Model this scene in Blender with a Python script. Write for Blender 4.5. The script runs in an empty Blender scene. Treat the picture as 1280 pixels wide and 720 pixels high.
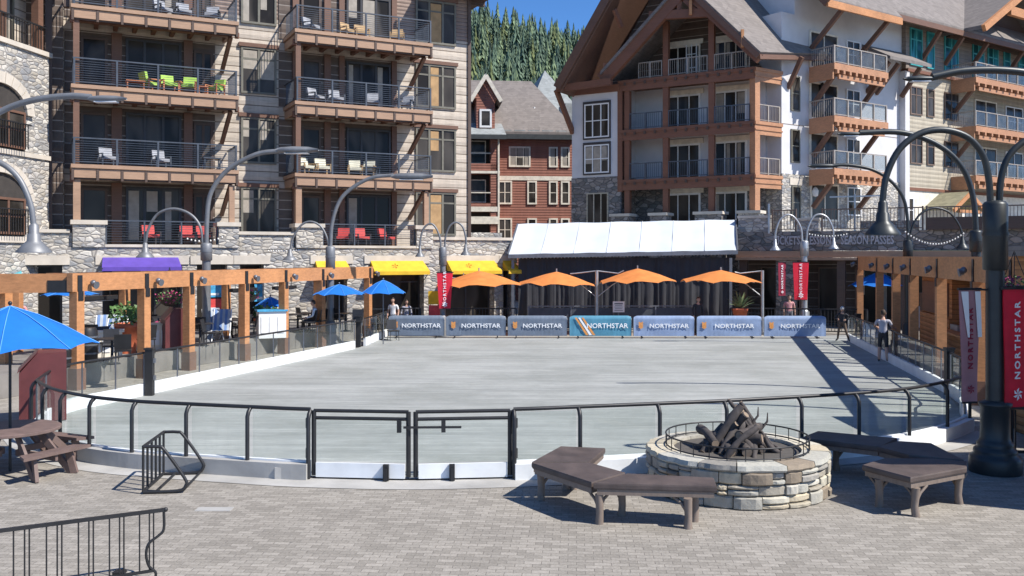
import bpy, bmesh, math, random
from mathutils import Vector, Matrix
R = random.Random(7)
F = 1150.0      # focal length in photo pixels (1280 wide)
H = 3.7         # eye height
SC = bpy.context.scene
COL = SC.collection
V = Vector
ZUP = V((0, 0, 1))
def W(px, py, Y): return V(((px-640)/F*Y, Y, H-(py-320)/F*Y))
def G(px, py, z=0.0):
    Y = F*(H-z)/(py-320)
    return V(((px-640)/F*Y, Y, z))

# ------------------------------------------------------------------ materials
class NT:
    def __init__(s, name):
        s.m = bpy.data.materials.new(name); s.m.use_nodes = True
        s.t = s.m.node_tree; s.t.nodes.clear()
        s.out = s.n('ShaderNodeOutputMaterial'); s.b = s.n('ShaderNodeBsdfPrincipled')
        s.l(s.b.outputs[0], s.out.inputs[0])
    def n(s, typ, **k):
        x = s.t.nodes.new(typ)
        for a, v in k.items(): setattr(x, a, v)
        return x
    def l(s, a, b): s.t.links.new(a, b)
    def coord(s, world=True, scale=(1, 1, 1), rz=0):
        src = s.n('ShaderNodeNewGeometry').outputs['Position'] if world else s.n('ShaderNodeTexCoord').outputs['Object']
        mp = s.n('ShaderNodeMapping'); mp.inputs['Scale'].default_value = scale; mp.inputs['Rotation'].default_value = (0, 0, rz)
        s.l(src, mp.inputs[0]); return mp.outputs[0]
    def noise(s, vec, scale, detail=4, rough=.55):
        x = s.n('ShaderNodeTexNoise'); x.inputs['Scale'].default_value = scale
        x.inputs['Detail'].default_value = detail; x.inputs['Roughness'].default_value = rough
        s.l(vec, x.inputs['Vector']); return x.outputs[0]
    def ramp(s, fac, stops, const=False):
        x = s.n('ShaderNodeValToRGB'); cr = x.color_ramp
        if const: cr.interpolation = 'CONSTANT'
        while len(cr.elements) < len(stops): cr.elements.new(.5)
        for e, (p, c) in zip(cr.elements, stops):
            e.position = p; e.color = (c[0], c[1], c[2], 1)
        s.l(fac, x.inputs[0]); return x.outputs[0]
    def mix(s, fac, a, b, mode='MIX'):
        x = s.n('ShaderNodeMix', data_type='RGBA', blend_type=mode)
        for sock, v in ((x.inputs[0], fac), (x.inputs[6], a), (x.inputs[7], b)):
            if isinstance(v, (int, float)): sock.default_value = v
            elif isinstance(v, tuple): sock.default_value = (v[0], v[1], v[2], 1)
            else: s.l(v, sock)
        return x.outputs[2]
    def math(s, op, a, b=None):
        x = s.n('ShaderNodeMath', operation=op)
        for i, v in enumerate((a, b)):
            if v is None: continue
            if isinstance(v, (int, float)): x.inputs[i].default_value = v
            else: s.l(v, x.inputs[i])
        return x.outputs[0]
    def bump(s, h, strength=.4, dist=.02):
        x = s.n('ShaderNodeBump'); x.inputs['Strength'].default_value = strength; x.inputs['Distance'].default_value = dist
        s.l(h, x.inputs['Height']); s.l(x.outputs[0], s.b.inputs['Normal'])
    def fin(s, col, rough=.7, metal=0.0, spec=None):
        if isinstance(col, tuple): s.b.inputs['Base Color'].default_value = (*col, 1)
        else: s.l(col, s.b.inputs['Base Color'])
        if isinstance(rough, (int, float)): s.b.inputs['Roughness'].default_value = rough
        else: s.l(rough, s.b.inputs['Roughness'])
        s.b.inputs['Metallic'].default_value = metal
        if spec is not None: s.b.inputs['Specular IOR Level'].default_value = spec
        return s.m
def sc3(c, k): return tuple(min(1, x*k) for x in c)
def plain(name, c, rough=.6, metal=0, var=.18, scale=3.0, bump=.0, world=False):
    t = NT(name); v = t.coord(world)
    n = t.noise(v, scale, 5)
    col = t.ramp(n, [(.3, sc3(c, 1-var)), (.7, sc3(c, 1+var))])
    if bump: t.bump(t.noise(v, scale*9, 3), bump, .01)
    return t.fin(col, rough, metal)
def wood(name, c, axis_scale=(1, 1, 12), var=.3, rough=.65):
    t = NT(name); v = t.coord(True, axis_scale)
    n = t.noise(v, 2.2, 6, .65)
    n2 = t.noise(t.coord(True), .9, 3)
    col = t.mix(.5, t.ramp(n, [(.3, sc3(c, 1-var)), (.7, sc3(c, 1+var))]), t.ramp(n2, [(.3, sc3(c, 1-var*.6)), (.7, sc3(c, 1+var*.6))]))
    t.bump(n, .15, .01)
    return t.fin(col, rough)
def stone(name, cols, size=(.55, .55, .26), mortar=(.16, .14, .12), edge=.05):
    t = NT(name); v = t.coord(True, (1/size[0], 1/size[1], 1/size[2]))
    dis = t.mix(.06, v, t.noise(v, 1.5, 2), 'ADD')
    a = t.n('ShaderNodeTexVoronoi'); a.inputs['Scale'].default_value = 1; t.l(dis, a.inputs['Vector'])
    e = t.n('ShaderNodeTexVoronoi', feature='DISTANCE_TO_EDGE'); e.inputs['Scale'].default_value = 1; t.l(dis, e.inputs['Vector'])
    sep = t.n('ShaderNodeSeparateColor'); t.l(a.outputs['Color'], sep.inputs[0])
    n = len(cols)
    col = t.ramp(sep.outputs[0], [(i/n, c) for i, c in enumerate(cols)], True)
    fine = t.noise(t.coord(True), 9, 5, .7)
    col = t.mix(.55, col, t.ramp(fine, [(.3, (.45,)*3), (.7, (1.0,)*3)]), 'MULTIPLY')
    fac = t.ramp(e.outputs['Distance'], [(edge*.5, (0, 0, 0)), (edge*1.6, (1, 1, 1))])
    col = t.mix(fac, mortar, col)
    hgt = t.math('ADD', t.math('MINIMUM', e.outputs['Distance'], .22), t.math('MULTIPLY', fine, .12))
    t.bump(hgt, .9, .12)
    return t.fin(col, .85)
def boards(name, c, line, pitch, off=0.0, lw=.08, var=.22, lit=True):
    """horizontal boards: the line colour marks the joint of each board (world z)"""
    t = NT(name); g = t.n('ShaderNodeNewGeometry')
    s = t.n('ShaderNodeSeparateXYZ'); t.l(g.outputs['Position'], s.inputs[0])
    q = t.math('DIVIDE', t.math('ADD', s.outputs[2], off), pitch)
    fr = t.math('FRACT', q); fl = t.math('FLOOR', q)
    wn = t.n('ShaderNodeTexWhiteNoise', noise_dimensions='1D'); t.l(fl, wn.inputs['W'])
    grain = t.noise(t.coord(True, (1, 1, 14)), 1.6, 6, .65)
    col = t.ramp(grain, [(.28, sc3(c, 1-var)), (.72, sc3(c, 1+var))])
    col = t.mix(.5, col, t.ramp(wn.outputs[0], [(0, (.72,)*3), (1, (1.0,)*3)]), 'MULTIPLY')
    col = t.mix(t.ramp(fr, [(0, (1, 1, 1)), (lw, (0, 0, 0))], True), col, line)
    col = t.mix(.55, col, t.ramp(t.noise(t.coord(True, (2.2, 2.2, .22)), 1.0, 6, .7), [(.32, (.62, .60, .58)), (.62, (1, 1, 1))]), 'MULTIPLY')
    h = t.math('ADD', t.math('PINGPONG', fr, .5), t.math('MULTIPLY', grain, .15))
    t.bump(h, .7, .06)
    return t.fin(col, .75)
def shingles(name, c, var=.14):
    t = NT(name); v = t.coord(True, (1, 1, 1))
    b = t.n('ShaderNodeTexVoronoi'); b.inputs['Scale'].default_value = 3.2; t.l(v, b.inputs['Vector'])
    sep = t.n('ShaderNodeSeparateColor'); t.l(b.outputs['Color'], sep.inputs[0])
    g = t.n('ShaderNodeNewGeometry'); s = t.n('ShaderNodeSeparateXYZ'); t.l(g.outputs['Position'], s.inputs[0])
    fr = t.math('FRACT', t.math('MULTIPLY', s.outputs[2], 5.0))
    col = t.ramp(sep.outputs[0], [(0, sc3(c, 1-var)), (1, sc3(c, 1+var))])
    col = t.mix(.6, col, t.ramp(t.noise(v, .9, 6, .7), [(.3, (.78,)*3), (.7, (1,)*3)]), 'MULTIPLY')
    col = t.mix(t.ramp(fr, [(0, (.55,)*3), (.16, (0, 0, 0))]), col, sc3(c, .45))
    return t.fin(col, .9)
def glass(name, tint=(.9, .95, .93), haze=.10, hz=(.75, .85, .83)):
    t = NT(name); t.t.nodes.remove(t.b)
    tr = t.n('ShaderNodeBsdfTransparent'); tr.inputs[0].default_value = (*tint, 1)
    gl = t.n('ShaderNodeBsdfGlossy'); gl.inputs['Roughness'].default_value = .04
    d1 = t.n('ShaderNodeBsdfDiffuse'); d1.inputs[0].default_value = (*hz, 1)
    d2 = t.n('ShaderNodeBsdfTranslucent'); d2.inputs[0].default_value = (*hz, 1)
    di = t.n('ShaderNodeMixShader'); t.l(d1.outputs[0], di.inputs[1]); t.l(d2.outputs[0], di.inputs[2])
    fr = t.n('ShaderNodeFresnel'); fr.inputs[0].default_value = 1.45
    a = t.n('ShaderNodeMixShader'); b = t.n('ShaderNodeMixShader')
    nz = t.noise(t.coord(True), 1.7, 4)
    t.l(t.ramp(nz, [(.3, (haze*.4,)*3), (.75, (haze*1.6,)*3)]), a.inputs[0])
    t.l(tr.outputs[0], a.inputs[1]); t.l(di.outputs[0], a.inputs[2])
    bk = t.n('ShaderNodeNewGeometry'); t.l(t.math('MULTIPLY', fr.outputs[0], t.math('SUBTRACT', 1.0, bk.outputs['Backfacing'])), b.inputs[0])
    t.l(a.outputs[0], b.inputs[1]); t.l(gl.outputs[0], b.inputs[2])
    t.l(b.outputs[0], t.out.inputs[0]); return t.m
def window_glass(name, c=(.024, .021, .018)):
    t = NT(name); n = t.noise(t.coord(True, (1, 1, .4)), .55, 2)
    return t.fin(t.ramp(n, [(.42, c), (.5, sc3(c, 3.2)), (.66, sc3(c, 1.4))]), .14, 0, .13)
def fabric(name, c, rough=.8, trans=.25):
    t = NT(name); n = t.noise(t.coord(False), 2.5, 4)
    col = t.ramp(n, [(.3, sc3(c, .86)), (.7, sc3(c, 1.1))])
    t.bump(t.noise(t.coord(False), 60, 2), .12, .004)
    m = t.fin(col, rough)
    tl = t.n('ShaderNodeBsdfTranslucent'); t.l(col, tl.inputs[0])
    mx = t.n('ShaderNodeMixShader'); mx.inputs[0].default_value = trans
    t.l(t.b.outputs[0], mx.inputs[1]); t.l(tl.outputs[0], mx.inputs[2]); t.l(mx.outputs[0], t.out.inputs[0])
    return m
def pavers():
    t = NT('pavers'); v = t.coord(True, (1, 1, 1), math.radians(4))
    b = t.n('ShaderNodeTexBrick'); t.l(v, b.inputs['Vector'])
    b.inputs['Scale'].default_value = 1; b.inputs['Brick Width'].default_value = .21; b.inputs['Row Height'].default_value = .105
    b.inputs['Mortar Size'].default_value = .006; b.inputs['Mortar Smooth'].default_value = .3
    b.inputs['Color1'].default_value = (.30, .274, .236, 1); b.inputs['Color2'].default_value = (.43, .395, .345, 1); b.inputs['Mortar'].default_value = (.235, .212, .182, 1)
    b.inputs['Bias'].default_value = -.1
    big = t.noise(t.coord(True), .35, 5, .6); fine = t.noise(t.coord(True), 28, 4, .7)
    col = t.mix(.5, b.outputs[0], t.ramp(big, [(.3, (.74, .73, .72)), (.7, (1, 1, 1))]), 'MULTIPLY')
    col = t.mix(.55, col, t.ramp(fine, [(.33, (.5,)*3), (.66, (1.1,)*3)]), 'MULTIPLY')
    col = t.mix(.35, col, t.ramp(t.noise(t.coord(True), 1.6, 6, .7), [(.35, (.72,)*3), (.62, (1,)*3)]), 'MULTIPLY')
    st = t.noise(t.coord(True, (1, .7, 1)), .55, 8, .75)
    col = t.mix(t.ramp(st, [(.56, (0, 0, 0)), (.72, (.42,)*3)]), col, (.17, .155, .135))
    gum = t.n('ShaderNodeTexVoronoi'); gum.inputs['Scale'].default_value = 1.9; t.l(t.coord(True), gum.inputs['Vector'])
    col = t.mix(t.ramp(gum.outputs['Distance'], [(.035, (.6,)*3), (.06, (0, 0, 0))]), col, (.13, .12, .11))
    h = t.math('ADD', t.math('SUBTRACT', 1.0, b.outputs[1]), t.math('MULTIPLY', fine, .3))
    t.bump(h, .5, .012)
    return t.fin(col, .82)
def ice():
    t = NT('ice'); a = t.noise(t.coord(True, (.12, 1.3, 1), math.radians(-4)), 1.0, 6, .62)
    c = t.noise(t.coord(True, (.10, .22, 1), math.radians(14)), 1.0, 6, .6)
    d = t.noise(t.coord(True, (.5, 6, 1), math.radians(6)), 1.0, 5, .7)
    col = t.ramp(a, [(.25, (.295, .305, .298)), (.5, (.38, .39, .378)), (.75, (.455, .465, .45))])
    col = t.mix(.45, col, t.ramp(c, [(.3, (.66, .68, .66)), (.7, (1, 1, 1))]), 'MULTIPLY')
    col = t.mix(.4, col, t.ramp(d, [(.36, (.72,)*3), (.55, (1,)*3)]), 'MULTIPLY')
    m1 = t.noise(t.coord(True), .28, 7, .7)
    col = t.mix(t.ramp(m1, [(.42, (0, 0, 0)), (.64, (.75,)*3)]), col, (.25, .262, .245))
    for ang, sc in ((38, (.25, 14, 1)), (-27, (.2, 17, 1)), (80, (.3, 11, 1))):
        q = t.noise(t.coord(True, sc, math.radians(ang)), 1.0, 3, .5)
        col = t.mix(t.ramp(q, [(.64, (0, 0, 0)), (.68, (.5,)*3)]), col, (.58, .59, .57))
    f2 = t.noise(t.coord(True), 5, 6, .75); col = t.mix(.4, col, t.ramp(f2, [(.3, (.7,)*3), (.65, (1,)*3)]), 'MULTIPLY')
    return t.fin(col, t.ramp(m1, [(.35, (.85,)*3), (.7, (.6,)*3)]), 0, .2)
def attr_mat(name, bumps=.5, rough=.85):
    t = NT(name); at = t.n('ShaderNodeVertexColor'); at.layer_name = 'Col'
    n = t.noise(t.coord(True), 14, 5, .7)
    col = t.mix(.55, at.outputs[0], t.ramp(n, [(.3, (.5,)*3), (.68, (1.0,)*3)]), 'MULTIPLY')
    t.bump(n, bumps, .02)
    return t.fin(col, rough)

M = {}
M['pavers'] = pavers(); M['ice'] = ice()
M['earth'] = plain('earth', (.16, .14, .11), .95, 0, .3, .2, world=True)
M['hill'] = plain('hill', (.035, .05, .025), .95, 0, .4, .05, world=True)
M['concrete'] = plain('concrete', (.38, .37, .35), .85, 0, .2, 1.2, .25, True)
M['asphalt'] = plain('asphalt', (.13, .13, .135), .9, 0, .2, 1.5, .25, True)
M['kick'] = plain('white_kickboard', (.74, .76, .77), .5, 0, .1, 2.0, 0, True)
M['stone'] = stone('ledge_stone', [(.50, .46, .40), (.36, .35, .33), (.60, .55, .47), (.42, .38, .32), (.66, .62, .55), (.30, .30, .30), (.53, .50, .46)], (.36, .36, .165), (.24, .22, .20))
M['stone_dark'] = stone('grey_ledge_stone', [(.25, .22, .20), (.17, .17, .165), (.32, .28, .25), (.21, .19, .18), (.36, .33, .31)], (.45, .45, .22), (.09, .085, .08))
M['cap'] = plain('cut_stone_cap', (.55, .49, .41), .8, 0, .12, 2, .2, True)
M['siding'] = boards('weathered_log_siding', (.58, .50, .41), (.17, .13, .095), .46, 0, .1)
M['siding_dark'] = boards('dark_chinked_siding', (.13, .095, .075), (.36, .31, .27), .46, 0, .09)  # log siding as seen in loggia shade, the shade put into its colour
M['shake'] = boards('shake_siding', (.30, .215, .17), (.12, .085, .07), .2, 0, .14)
M['beige'] = boards('beige_lap_siding', (.50, .44, .34), (.29, .25, .19), .3, 0, .08, .08)
M['taupe'] = boards('taupe_lap_siding', (.27, .22, .18), (.14, .11, .09), .3, 0, .08, .08)
M['redside'] = boards('red_lap_siding', (.34, .142, .10), (.29, .12, .085), .22, 0, .12, .12)
M['stucco'] = plain('white_stucco', (.60, .59, .60), .9, 0, .06, 1.2, .2, True)
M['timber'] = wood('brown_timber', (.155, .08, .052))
M['timber_lit'] = wood('tan_timber', (.36, .225, .145))  # tan wood of fascias, caps and lower posts
M['timber_dark'] = wood('dark_timber', (.085, .055, .042))
M['timber_red'] = wood('redwood_timber', (.185, .078, .045))
M['cedar'] = wood('orange_cedar', (.47, .215, .09), (2.5, 2.5, 7), .42)
M['cedar_pale'] = wood('honey_cedar', (.41, .205, .11), (2.5, 2.5, 7), .38)  # balcony cedar; also stands for the sunlit side of the loggia timber
M['cedar_board'] = boards('cedar_boards', (.47, .21, .08), (.20, .085, .035), .17, 0, .1, .2)
M['maroon'] = plain('maroon_paint', (.115, .028, .028), .5)
M['iron'] = plain('black_iron', (.028, .028, .03), .45, .3)
M['steel'] = plain('grey_steel', (.17, .18, .20), .45, .5)
M['galv'] = plain('galvanised_steel', (.42, .43, .44), .4, .6)
M['rail'] = plain('slate_metal_rail', (.085, .095, .112), .45, .4)
M['palerail'] = plain('pale_metal_rail', (.33, .29, .25), .5, .1)
M['lamp'] = plain('charcoal_lamp_paint', (.036, .041, .043), .42, .3)
M['lampgrey'] = plain('weathered_lamp_paint', (.19, .195, .205), .5, .3)
M['led'] = plain('led_lens', (.62, .64, .66), .3)
M['rink_glass'] = glass('rink_glass', (.968, .99, .982), .034, (.58, .68, .64))
M['bal_glass'] = glass('balcony_glass', (.74, .77, .77), .16, (.46, .47, .46))
M['pane'] = window_glass('window_pane')
M['pane_teal'] = window_glass('teal_pane', (.012, .075, .085))  # teal reflection put into the glass colour
M['blind'] = plain('window_blind', (.34, .30, .25), .8)
M['curtain_tan'] = plain('tan_curtain', (.40, .25, .12), .85)
M['black_cloth'] = fabric('black_cloth', (.035, .035, .041), .7, .05)
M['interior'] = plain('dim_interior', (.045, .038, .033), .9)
M['cream'] = plain('cream_trim', (.74, .68, .57), .7)
M['white'] = plain('white_paint', (.78, .78, .77), .5, 0, .06)
M['darkframe'] = plain('dark_bronze_frame', (.035, .032, .035), .5)
M['brownframe'] = plain('brown_window_frame', (.17, .115, .085), .6)
M['greyframe'] = plain('grey_green_frame', (.15, .14, .11), .6)
M['tealframe'] = plain('teal_frame', (.05, .33, .33), .5)
M['roof'] = shingles('brown_shingles', (.205, .18, .165))
M['roof_grey'] = shingles('grey_shingles', (.29, .31, .31))
M['roof_green'] = shingles('olive_shingles', (.27, .25, .16))
M['gutter'] = plain('dark_gutter', (.05, .055, .055), .5)
M['tent'] = plain('white_tent_vinyl', (.56, .60, .65), .5, 0, .07, .6)
M['awn_yellow'] = fabric('yellow_canvas', (.82, .52, .035), .8, .2)
M['awn_purple'] = fabric('purple_canvas', (.13, .075, .42), .8, .2)
M['awn_aqua'] = fabric('aqua_canvas', (.10, .45, .52), .8, .2)
M['u_blue'] = fabric('blue_canvas', (.006, .165, .60), .8, .15)
M['u_orange'] = fabric('orange_canvas', (.80, .275, .07), .8, .25)
M['ban_red'] = fabric('red_banner_cloth', (.85, .03, .07), .7, .35)
M['ban_dark'] = fabric('crimson_banner_cloth', (.30, .02, .05), .7, .2)
M['ban_mar'] = fabric('faded_maroon_banner', (.46, .25, .27), .7, .25)
M['b_slate'] = fabric('slate_blue_sleeve', (.17, .215, .285), .7, .15)  # umbrella shade put into a darker, even cloth blue
M['b_sky'] = fabric('pale_blue_sleeve', (.30, .40, .60), .7, .2)
M['b_teal'] = fabric('teal_blue_sleeve', (.10, .32, .46), .7, .2)
M['letter'] = plain('white_lettering', (.84, .86, .88), .6, 0, .02)
M['sletter'] = plain('carved_lettering', (.46, .43, .44), .6)
M['emblem'] = plain('orange_emblem', (.70, .30, .08), .6)
M['cushion'] = plain('brown_cushion_vinyl', (.088, .066, .058), .6, 0, .3, 3, .35)
M['log'] = wood('peeled_log', (.20, .155, .125), (6, 6, 2), .35)
M['bark'] = wood('charred_log', (.062, .053, .05), (5, 5, 3), .85, .9)
M['logend'] = plain('log_end', (.27, .20, .14), .8)
M['table_wood'] = plain('brown_picnic_board', (.155, .105, .09), .6, 0, .2, 4)
M['terracotta'] = plain('terracotta', (.50, .13, .06), .7)
M['leaf'] = plain('green_leaf', (.075, .16, .04), .6, 0, .4, 6)
M['agave'] = plain('agave_leaf', (.16, .24, .13), .55, 0, .3, 6)
M['flower'] = plain('magenta_flower', (.42, .05, .16), .7)
M['conifer'] = plain('conifer_needles', (.105, .155, .10), .9, 0, .5, .12, world=True)  # distance haze put into paler, bluer needles
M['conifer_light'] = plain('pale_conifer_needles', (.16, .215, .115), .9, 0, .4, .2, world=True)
M['trunk'] = plain('trunk_bark', (.09, .06, .045), .9)
M['lime'] = plain('lime_cushion', (.36, .56, .10), .8)
M['redcush'] = plain('red_cushion', (.52, .06, .055), .7)
M['creamcush'] = plain('cream_cushion', (.62, .60, .48), .8)
M['tancush'] = plain('tan_wicker', (.46, .31, .16), .8)
M['greycush'] = plain('grey_cushion', (.33, .34, .37), .8)
M['orangewood'] = plain('orange_wood', (.55, .20, .09), .6)
M['stripe'] = plain('blue_stripe_cloth', (.13, .22, .42), .8)
M['fit'] = attr_mat('fire_pit_stone')
M['skin'] = plain('skin', (.50, .30, .22), .6, 0, .06)
M['shirt_grey'] = plain('pale_grey_shirt', (.40, .40, .46), .8)
M['shirt_dark'] = plain('dark_jacket', (.03, .032, .04), .8)
M['shirt_white'] = plain('white_shirt', (.72, .72, .72), .8)
M['shirt_pink'] = plain('pink_shirt', (.62, .30, .30), .8)
M['pants_dark'] = plain('dark_trousers', (.035, .033, .035), .8)
M['pants_brown'] = plain('brown_trousers', (.13, .085, .06), .8)
M['pants_grey'] = plain('grey_trousers', (.20, .20, .22), .8)
M['hair'] = plain('brown_hair', (.045, .028, .018), .7)
M['helmet'] = plain('pale_helmet', (.55, .55, .55), .35)
M['eye'] = plain('eye', (.02, .02, .02), .3)
M['lip'] = plain('lip', (.38, .15, .12), .6)
M['bulb'] = plain('frosted_bulb', (.80, .79, .74), .3)
M['screen'] = plain('poster_panel', (.10, .06, .08), .4, 0, .6, 12)
M['blue_poster'] = plain('blue_poster', (.06, .32, .55), .5, 0, .5, 5)
M['red_poster'] = plain('red_poster', (.62, .06, .06), .5, 0, .3, 5)
M['seam_blue'] = plain('pale_blue_seam', (.10, .33, .72), .8)
M['terrace'] = plain('terrace_slabs', (.19, .175, .16), .85, 0, .25, 1.2, .2, True)
M['stripe_pale'] = plain('pale_stripe_cloth', (.36, .40, .44), .8)
M['conifer_dark'] = plain('dark_conifer_needles', (.07, .115, .08), .9, 0, .4, .2, world=True)
M['conifer_olive'] = plain('olive_conifer_needles', (.13, .155, .06), .9, 0, .4, .2, world=True)

# ------------------------------------------------------------------ mesh builder
class MB:
    def __init__(s): s.v = []; s.f = []; s.mi = []; s.sm = []; s.cm = 0; s.vc = None; s.colors = []
    def add(s, vs, fs, smooth=False):
        o = len(s.v); s.v += [V(x) for x in vs]
        for f in fs:
            s.f.append([i+o for i in f]); s.mi.append(s.cm); s.sm.append(smooth)
            if s.vc is not None: s.colors.append(s.vc)
        return s
    def ob(s, o, a, b, c):
        o, a, b, c = V(o), V(a), V(b), V(c)
        if a.cross(b).dot(c) < 0: a, b = b, a
        return s.add([o, o+a, o+a+b, o+b, o+c, o+a+c, o+a+b+c, o+b+c],
                     [(0, 3, 2, 1), (4, 5, 6, 7), (0, 1, 5, 4), (1, 2, 6, 5), (2, 3, 7, 6), (3, 0, 4, 7)])
    def box(s, x0, x1, y0, y1, z0, z1): return s.ob((x0, y0, z0), (x1-x0, 0, 0), (0, y1-y0, 0), (0, 0, z1-z0))
    def cbox(s, c, size, rz=0):
        m = Matrix.Rotation(rz, 3, 'Z'); a, b, h = m@V((size[0], 0, 0)), m@V((0, size[1], 0)), V((0, 0, size[2]))
        return s.ob(V(c)-a/2-b/2-h/2, a, b, h)
    def beam(s, p, q, w, h, up=ZUP):
        p, q = V(p), V(q); d = (q-p).normalized()
        if abs(d.dot(up)) > .98: up = V((0, 1, 0))
        x = d.cross(up).normalized(); y = x.cross(d).normalized()
        return s.ob(p-x*w/2-y*h/2, q-p, x*w, y*h)
    def tube(s, pts, r, n=8, caps=True, closed=False):
        pts = [V(p) for p in pts]; k = len(pts)
        rs = r if isinstance(r, (list, tuple)) else [r]*k
        vs = []; up = None
        for i, p in enumerate(pts):
            a = pts[i-1] if (i or closed) else p; b = pts[(i+1) % k] if (i < k-1 or closed) else p
            d = (b-a).normalized() if (b-a).length > 1e-9 else ZUP
            if up is None: up = V((0, 0, 1)) if abs(d.z) < .9 else V((1, 0, 0))
            x = d.cross(up)
            x = x.normalized() if x.length > 1e-6 else d.orthogonal().normalized()
            up = x.cross(d).normalized()
            for j in range(n):
                t = 2*math.pi*j/n; vs.append(p+(x*math.cos(t)+up*math.sin(t))*rs[i])
        fs = []
        for i in range(k if closed else k-1):
            i2 = (i+1) % k
            for j in range(n):
                j2 = (j+1) % n; fs.append((i*n+j, i2*n+j, i2*n+j2, i*n+j2)[::-1])
        s.add(vs, fs, True)
        if caps and not closed:
            s.add(vs[:n], [tuple(range(n))[::-1][::-1]]); s.add(vs[-n:], [tuple(range(n))[::-1]])
        return s
    def lathe(s, prof, c=(0, 0, 0), n=20, smooth=True):
        c = V(c); k = len(prof)
        vs = [c+V((r*math.cos(2*math.pi*j/n), r*math.sin(2*math.pi*j/n), z)) for r, z in prof for j in range(n)]
        fs = [(i*n+j, i*n+(j+1) % n, (i+1)*n+(j+1) % n, (i+1)*n+j) for i in range(k-1) for j in range(n)]
        s.add(vs, fs, smooth)
        if prof[0][0] > 1e-4: s.add(vs[:n], [tuple(range(n))[::-1]])
        if prof[-1][0] > 1e-4: s.add(vs[-n:], [tuple(range(n))])
        return s
    def ball(s, c, r, n=8, m=6, sc=(1, 1, 1)):
        c = V(c); vs = []; fs = []
        for i in range(m+1):
            t = math.pi*i/m
            for j in range(n):
                p = 2*math.pi*j/n
                vs.append(c+V((r*sc[0]*math.sin(t)*math.cos(p), r*sc[1]*math.sin(t)*math.sin(p), r*sc[2]*math.cos(t))))
        for i in range(m):
            for j in range(n): fs.append((i*n+j, (i+1)*n+j, (i+1)*n+(j+1) % n, i*n+(j+1) % n))
        return s.add(vs, fs, True)
    def prism(s, poly, ext):
        poly = [V(p) for p in poly]; e = V(ext); n = len(poly)
        nrm = sum(((poly[i]-poly[0]).cross(poly[(i+1) % n]-poly[0]) for i in range(1, n-1)), V())
        if nrm.dot(e) < 0: poly = poly[::-1]
        vs = poly+[p+e for p in poly]
        return s.add(vs, [tuple(range(n))[::-1], tuple(range(n, 2*n))]+[(i, (i+1) % n, n+(i+1) % n, n+i) for i in range(n)])
    def build(s, name, mats, parent=None, world=False, loc=None):
        off = V()
        if world:
            if parent is not None:
                p = parent
                while p is not None: off += p.location; p = p.parent
            elif loc is not None: off = V(loc)
        me = bpy.data.meshes.new(name)
        me.from_pydata([tuple(v-off) for v in s.v], [], s.f)
        mats = mats if isinstance(mats, (list, tuple)) else [mats]
        for m in mats: me.materials.append(M[m])
        me.polygons.foreach_set('material_index', s.mi); me.polygons.foreach_set('use_smooth', s.sm)
        if s.colors:
            ca = me.color_attributes.new('Col', 'FLOAT_COLOR', 'CORNER'); k = 0
            for f, c in zip(s.f, s.colors):
                for _ in f: ca.data[k].color = (*c, 1); k += 1
        me.update()
        o = bpy.data.objects.new(name, me); COL.objects.link(o)
        if parent is not None: o.parent = parent
        elif loc is not None: o.location = loc
        return o
def tag(o, label, cat, group=None):
    o['label'] = label; o['category'] = cat
    if group: o['group'] = group
    return o
def thing(name, label, cat, loc=(0, 0, 0), group=None, rz=0):
    o = bpy.data.objects.new(name, None); COL.objects.link(o)
    o.location = loc; o.rotation_euler = (0, 0, rz); o.empty_display_size = .2
    return tag(o, label, cat, group)
def struct(name, mb, mat, kind='structure'):
    o = mb.build(name, mat); o['kind'] = kind; return o
KIDS = {}
def copy_tree(o, loc=None, rz=None, label=None, parent=None):
    kids = [x for x in SC.objects if x.parent == o] if o.name not in KIDS else KIDS[o.name]
    KIDS[o.name] = kids
    c = o.copy(); COL.objects.link(c)
    if parent is not None: c.parent = parent
    if loc is not None: c.location = loc
    if rz is not None: c.rotation_euler = (0, 0, rz)
    if label: c['label'] = label
    for k in kids: copy_tree(k, parent=c)
    return c
def crom(pts, n=6):
    pts = [V(p) for p in pts]; P = [2*pts[0]-pts[1]]+pts+[2*pts[-1]-pts[-2]]; out = []
    for i in range(1, len(P)-2):
        a, b, c, d = P[i-1:i+3]
        for k in range(n):
            t = k/n
            out.append(.5*((2*b)+(c-a)*t+(2*a-5*b+4*c-d)*t*t+(3*b-a-3*c+d)*t**3))
    out.append(pts[-1]); return out
def lettering(txt, size, mat, parent, mtx, name='lettering', ext=.004, bold=0.0, xs=1.0, sp=1.0):
    cu = bpy.data.curves.new('t', 'FONT'); cu.body = txt; cu.size = size; cu.extrude = ext; cu.offset = bold
    cu.space_character = sp; cu.align_x = 'CENTER'; cu.align_y = 'CENTER'; cu.resolution_u = 2
    t = bpy.data.objects.new('t', cu); COL.objects.link(t)
    dg = bpy.context.evaluated_depsgraph_get(); me = bpy.data.meshes.new_from_object(t.evaluated_get(dg))
    bpy.data.objects.remove(t); bpy.data.curves.remove(cu)
    me.transform(mtx@Matrix.Diagonal((xs, 1, 1, 1))); me.materials.clear(); me.materials.append(M[mat]); me.name = name
    o = bpy.data.objects.new(name, me); COL.objects.link(o); o.parent = parent
    return o
def basis(o, x, y):
    x, y = V(x).normalized(), V(y).normalized(); z = x.cross(y)
    return Matrix(((x.x, y.x, z.x, o[0]), (x.y, y.y, z.y, o[1]), (x.z, y.z, z.z, o[2]), (0, 0, 0, 1)))
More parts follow.
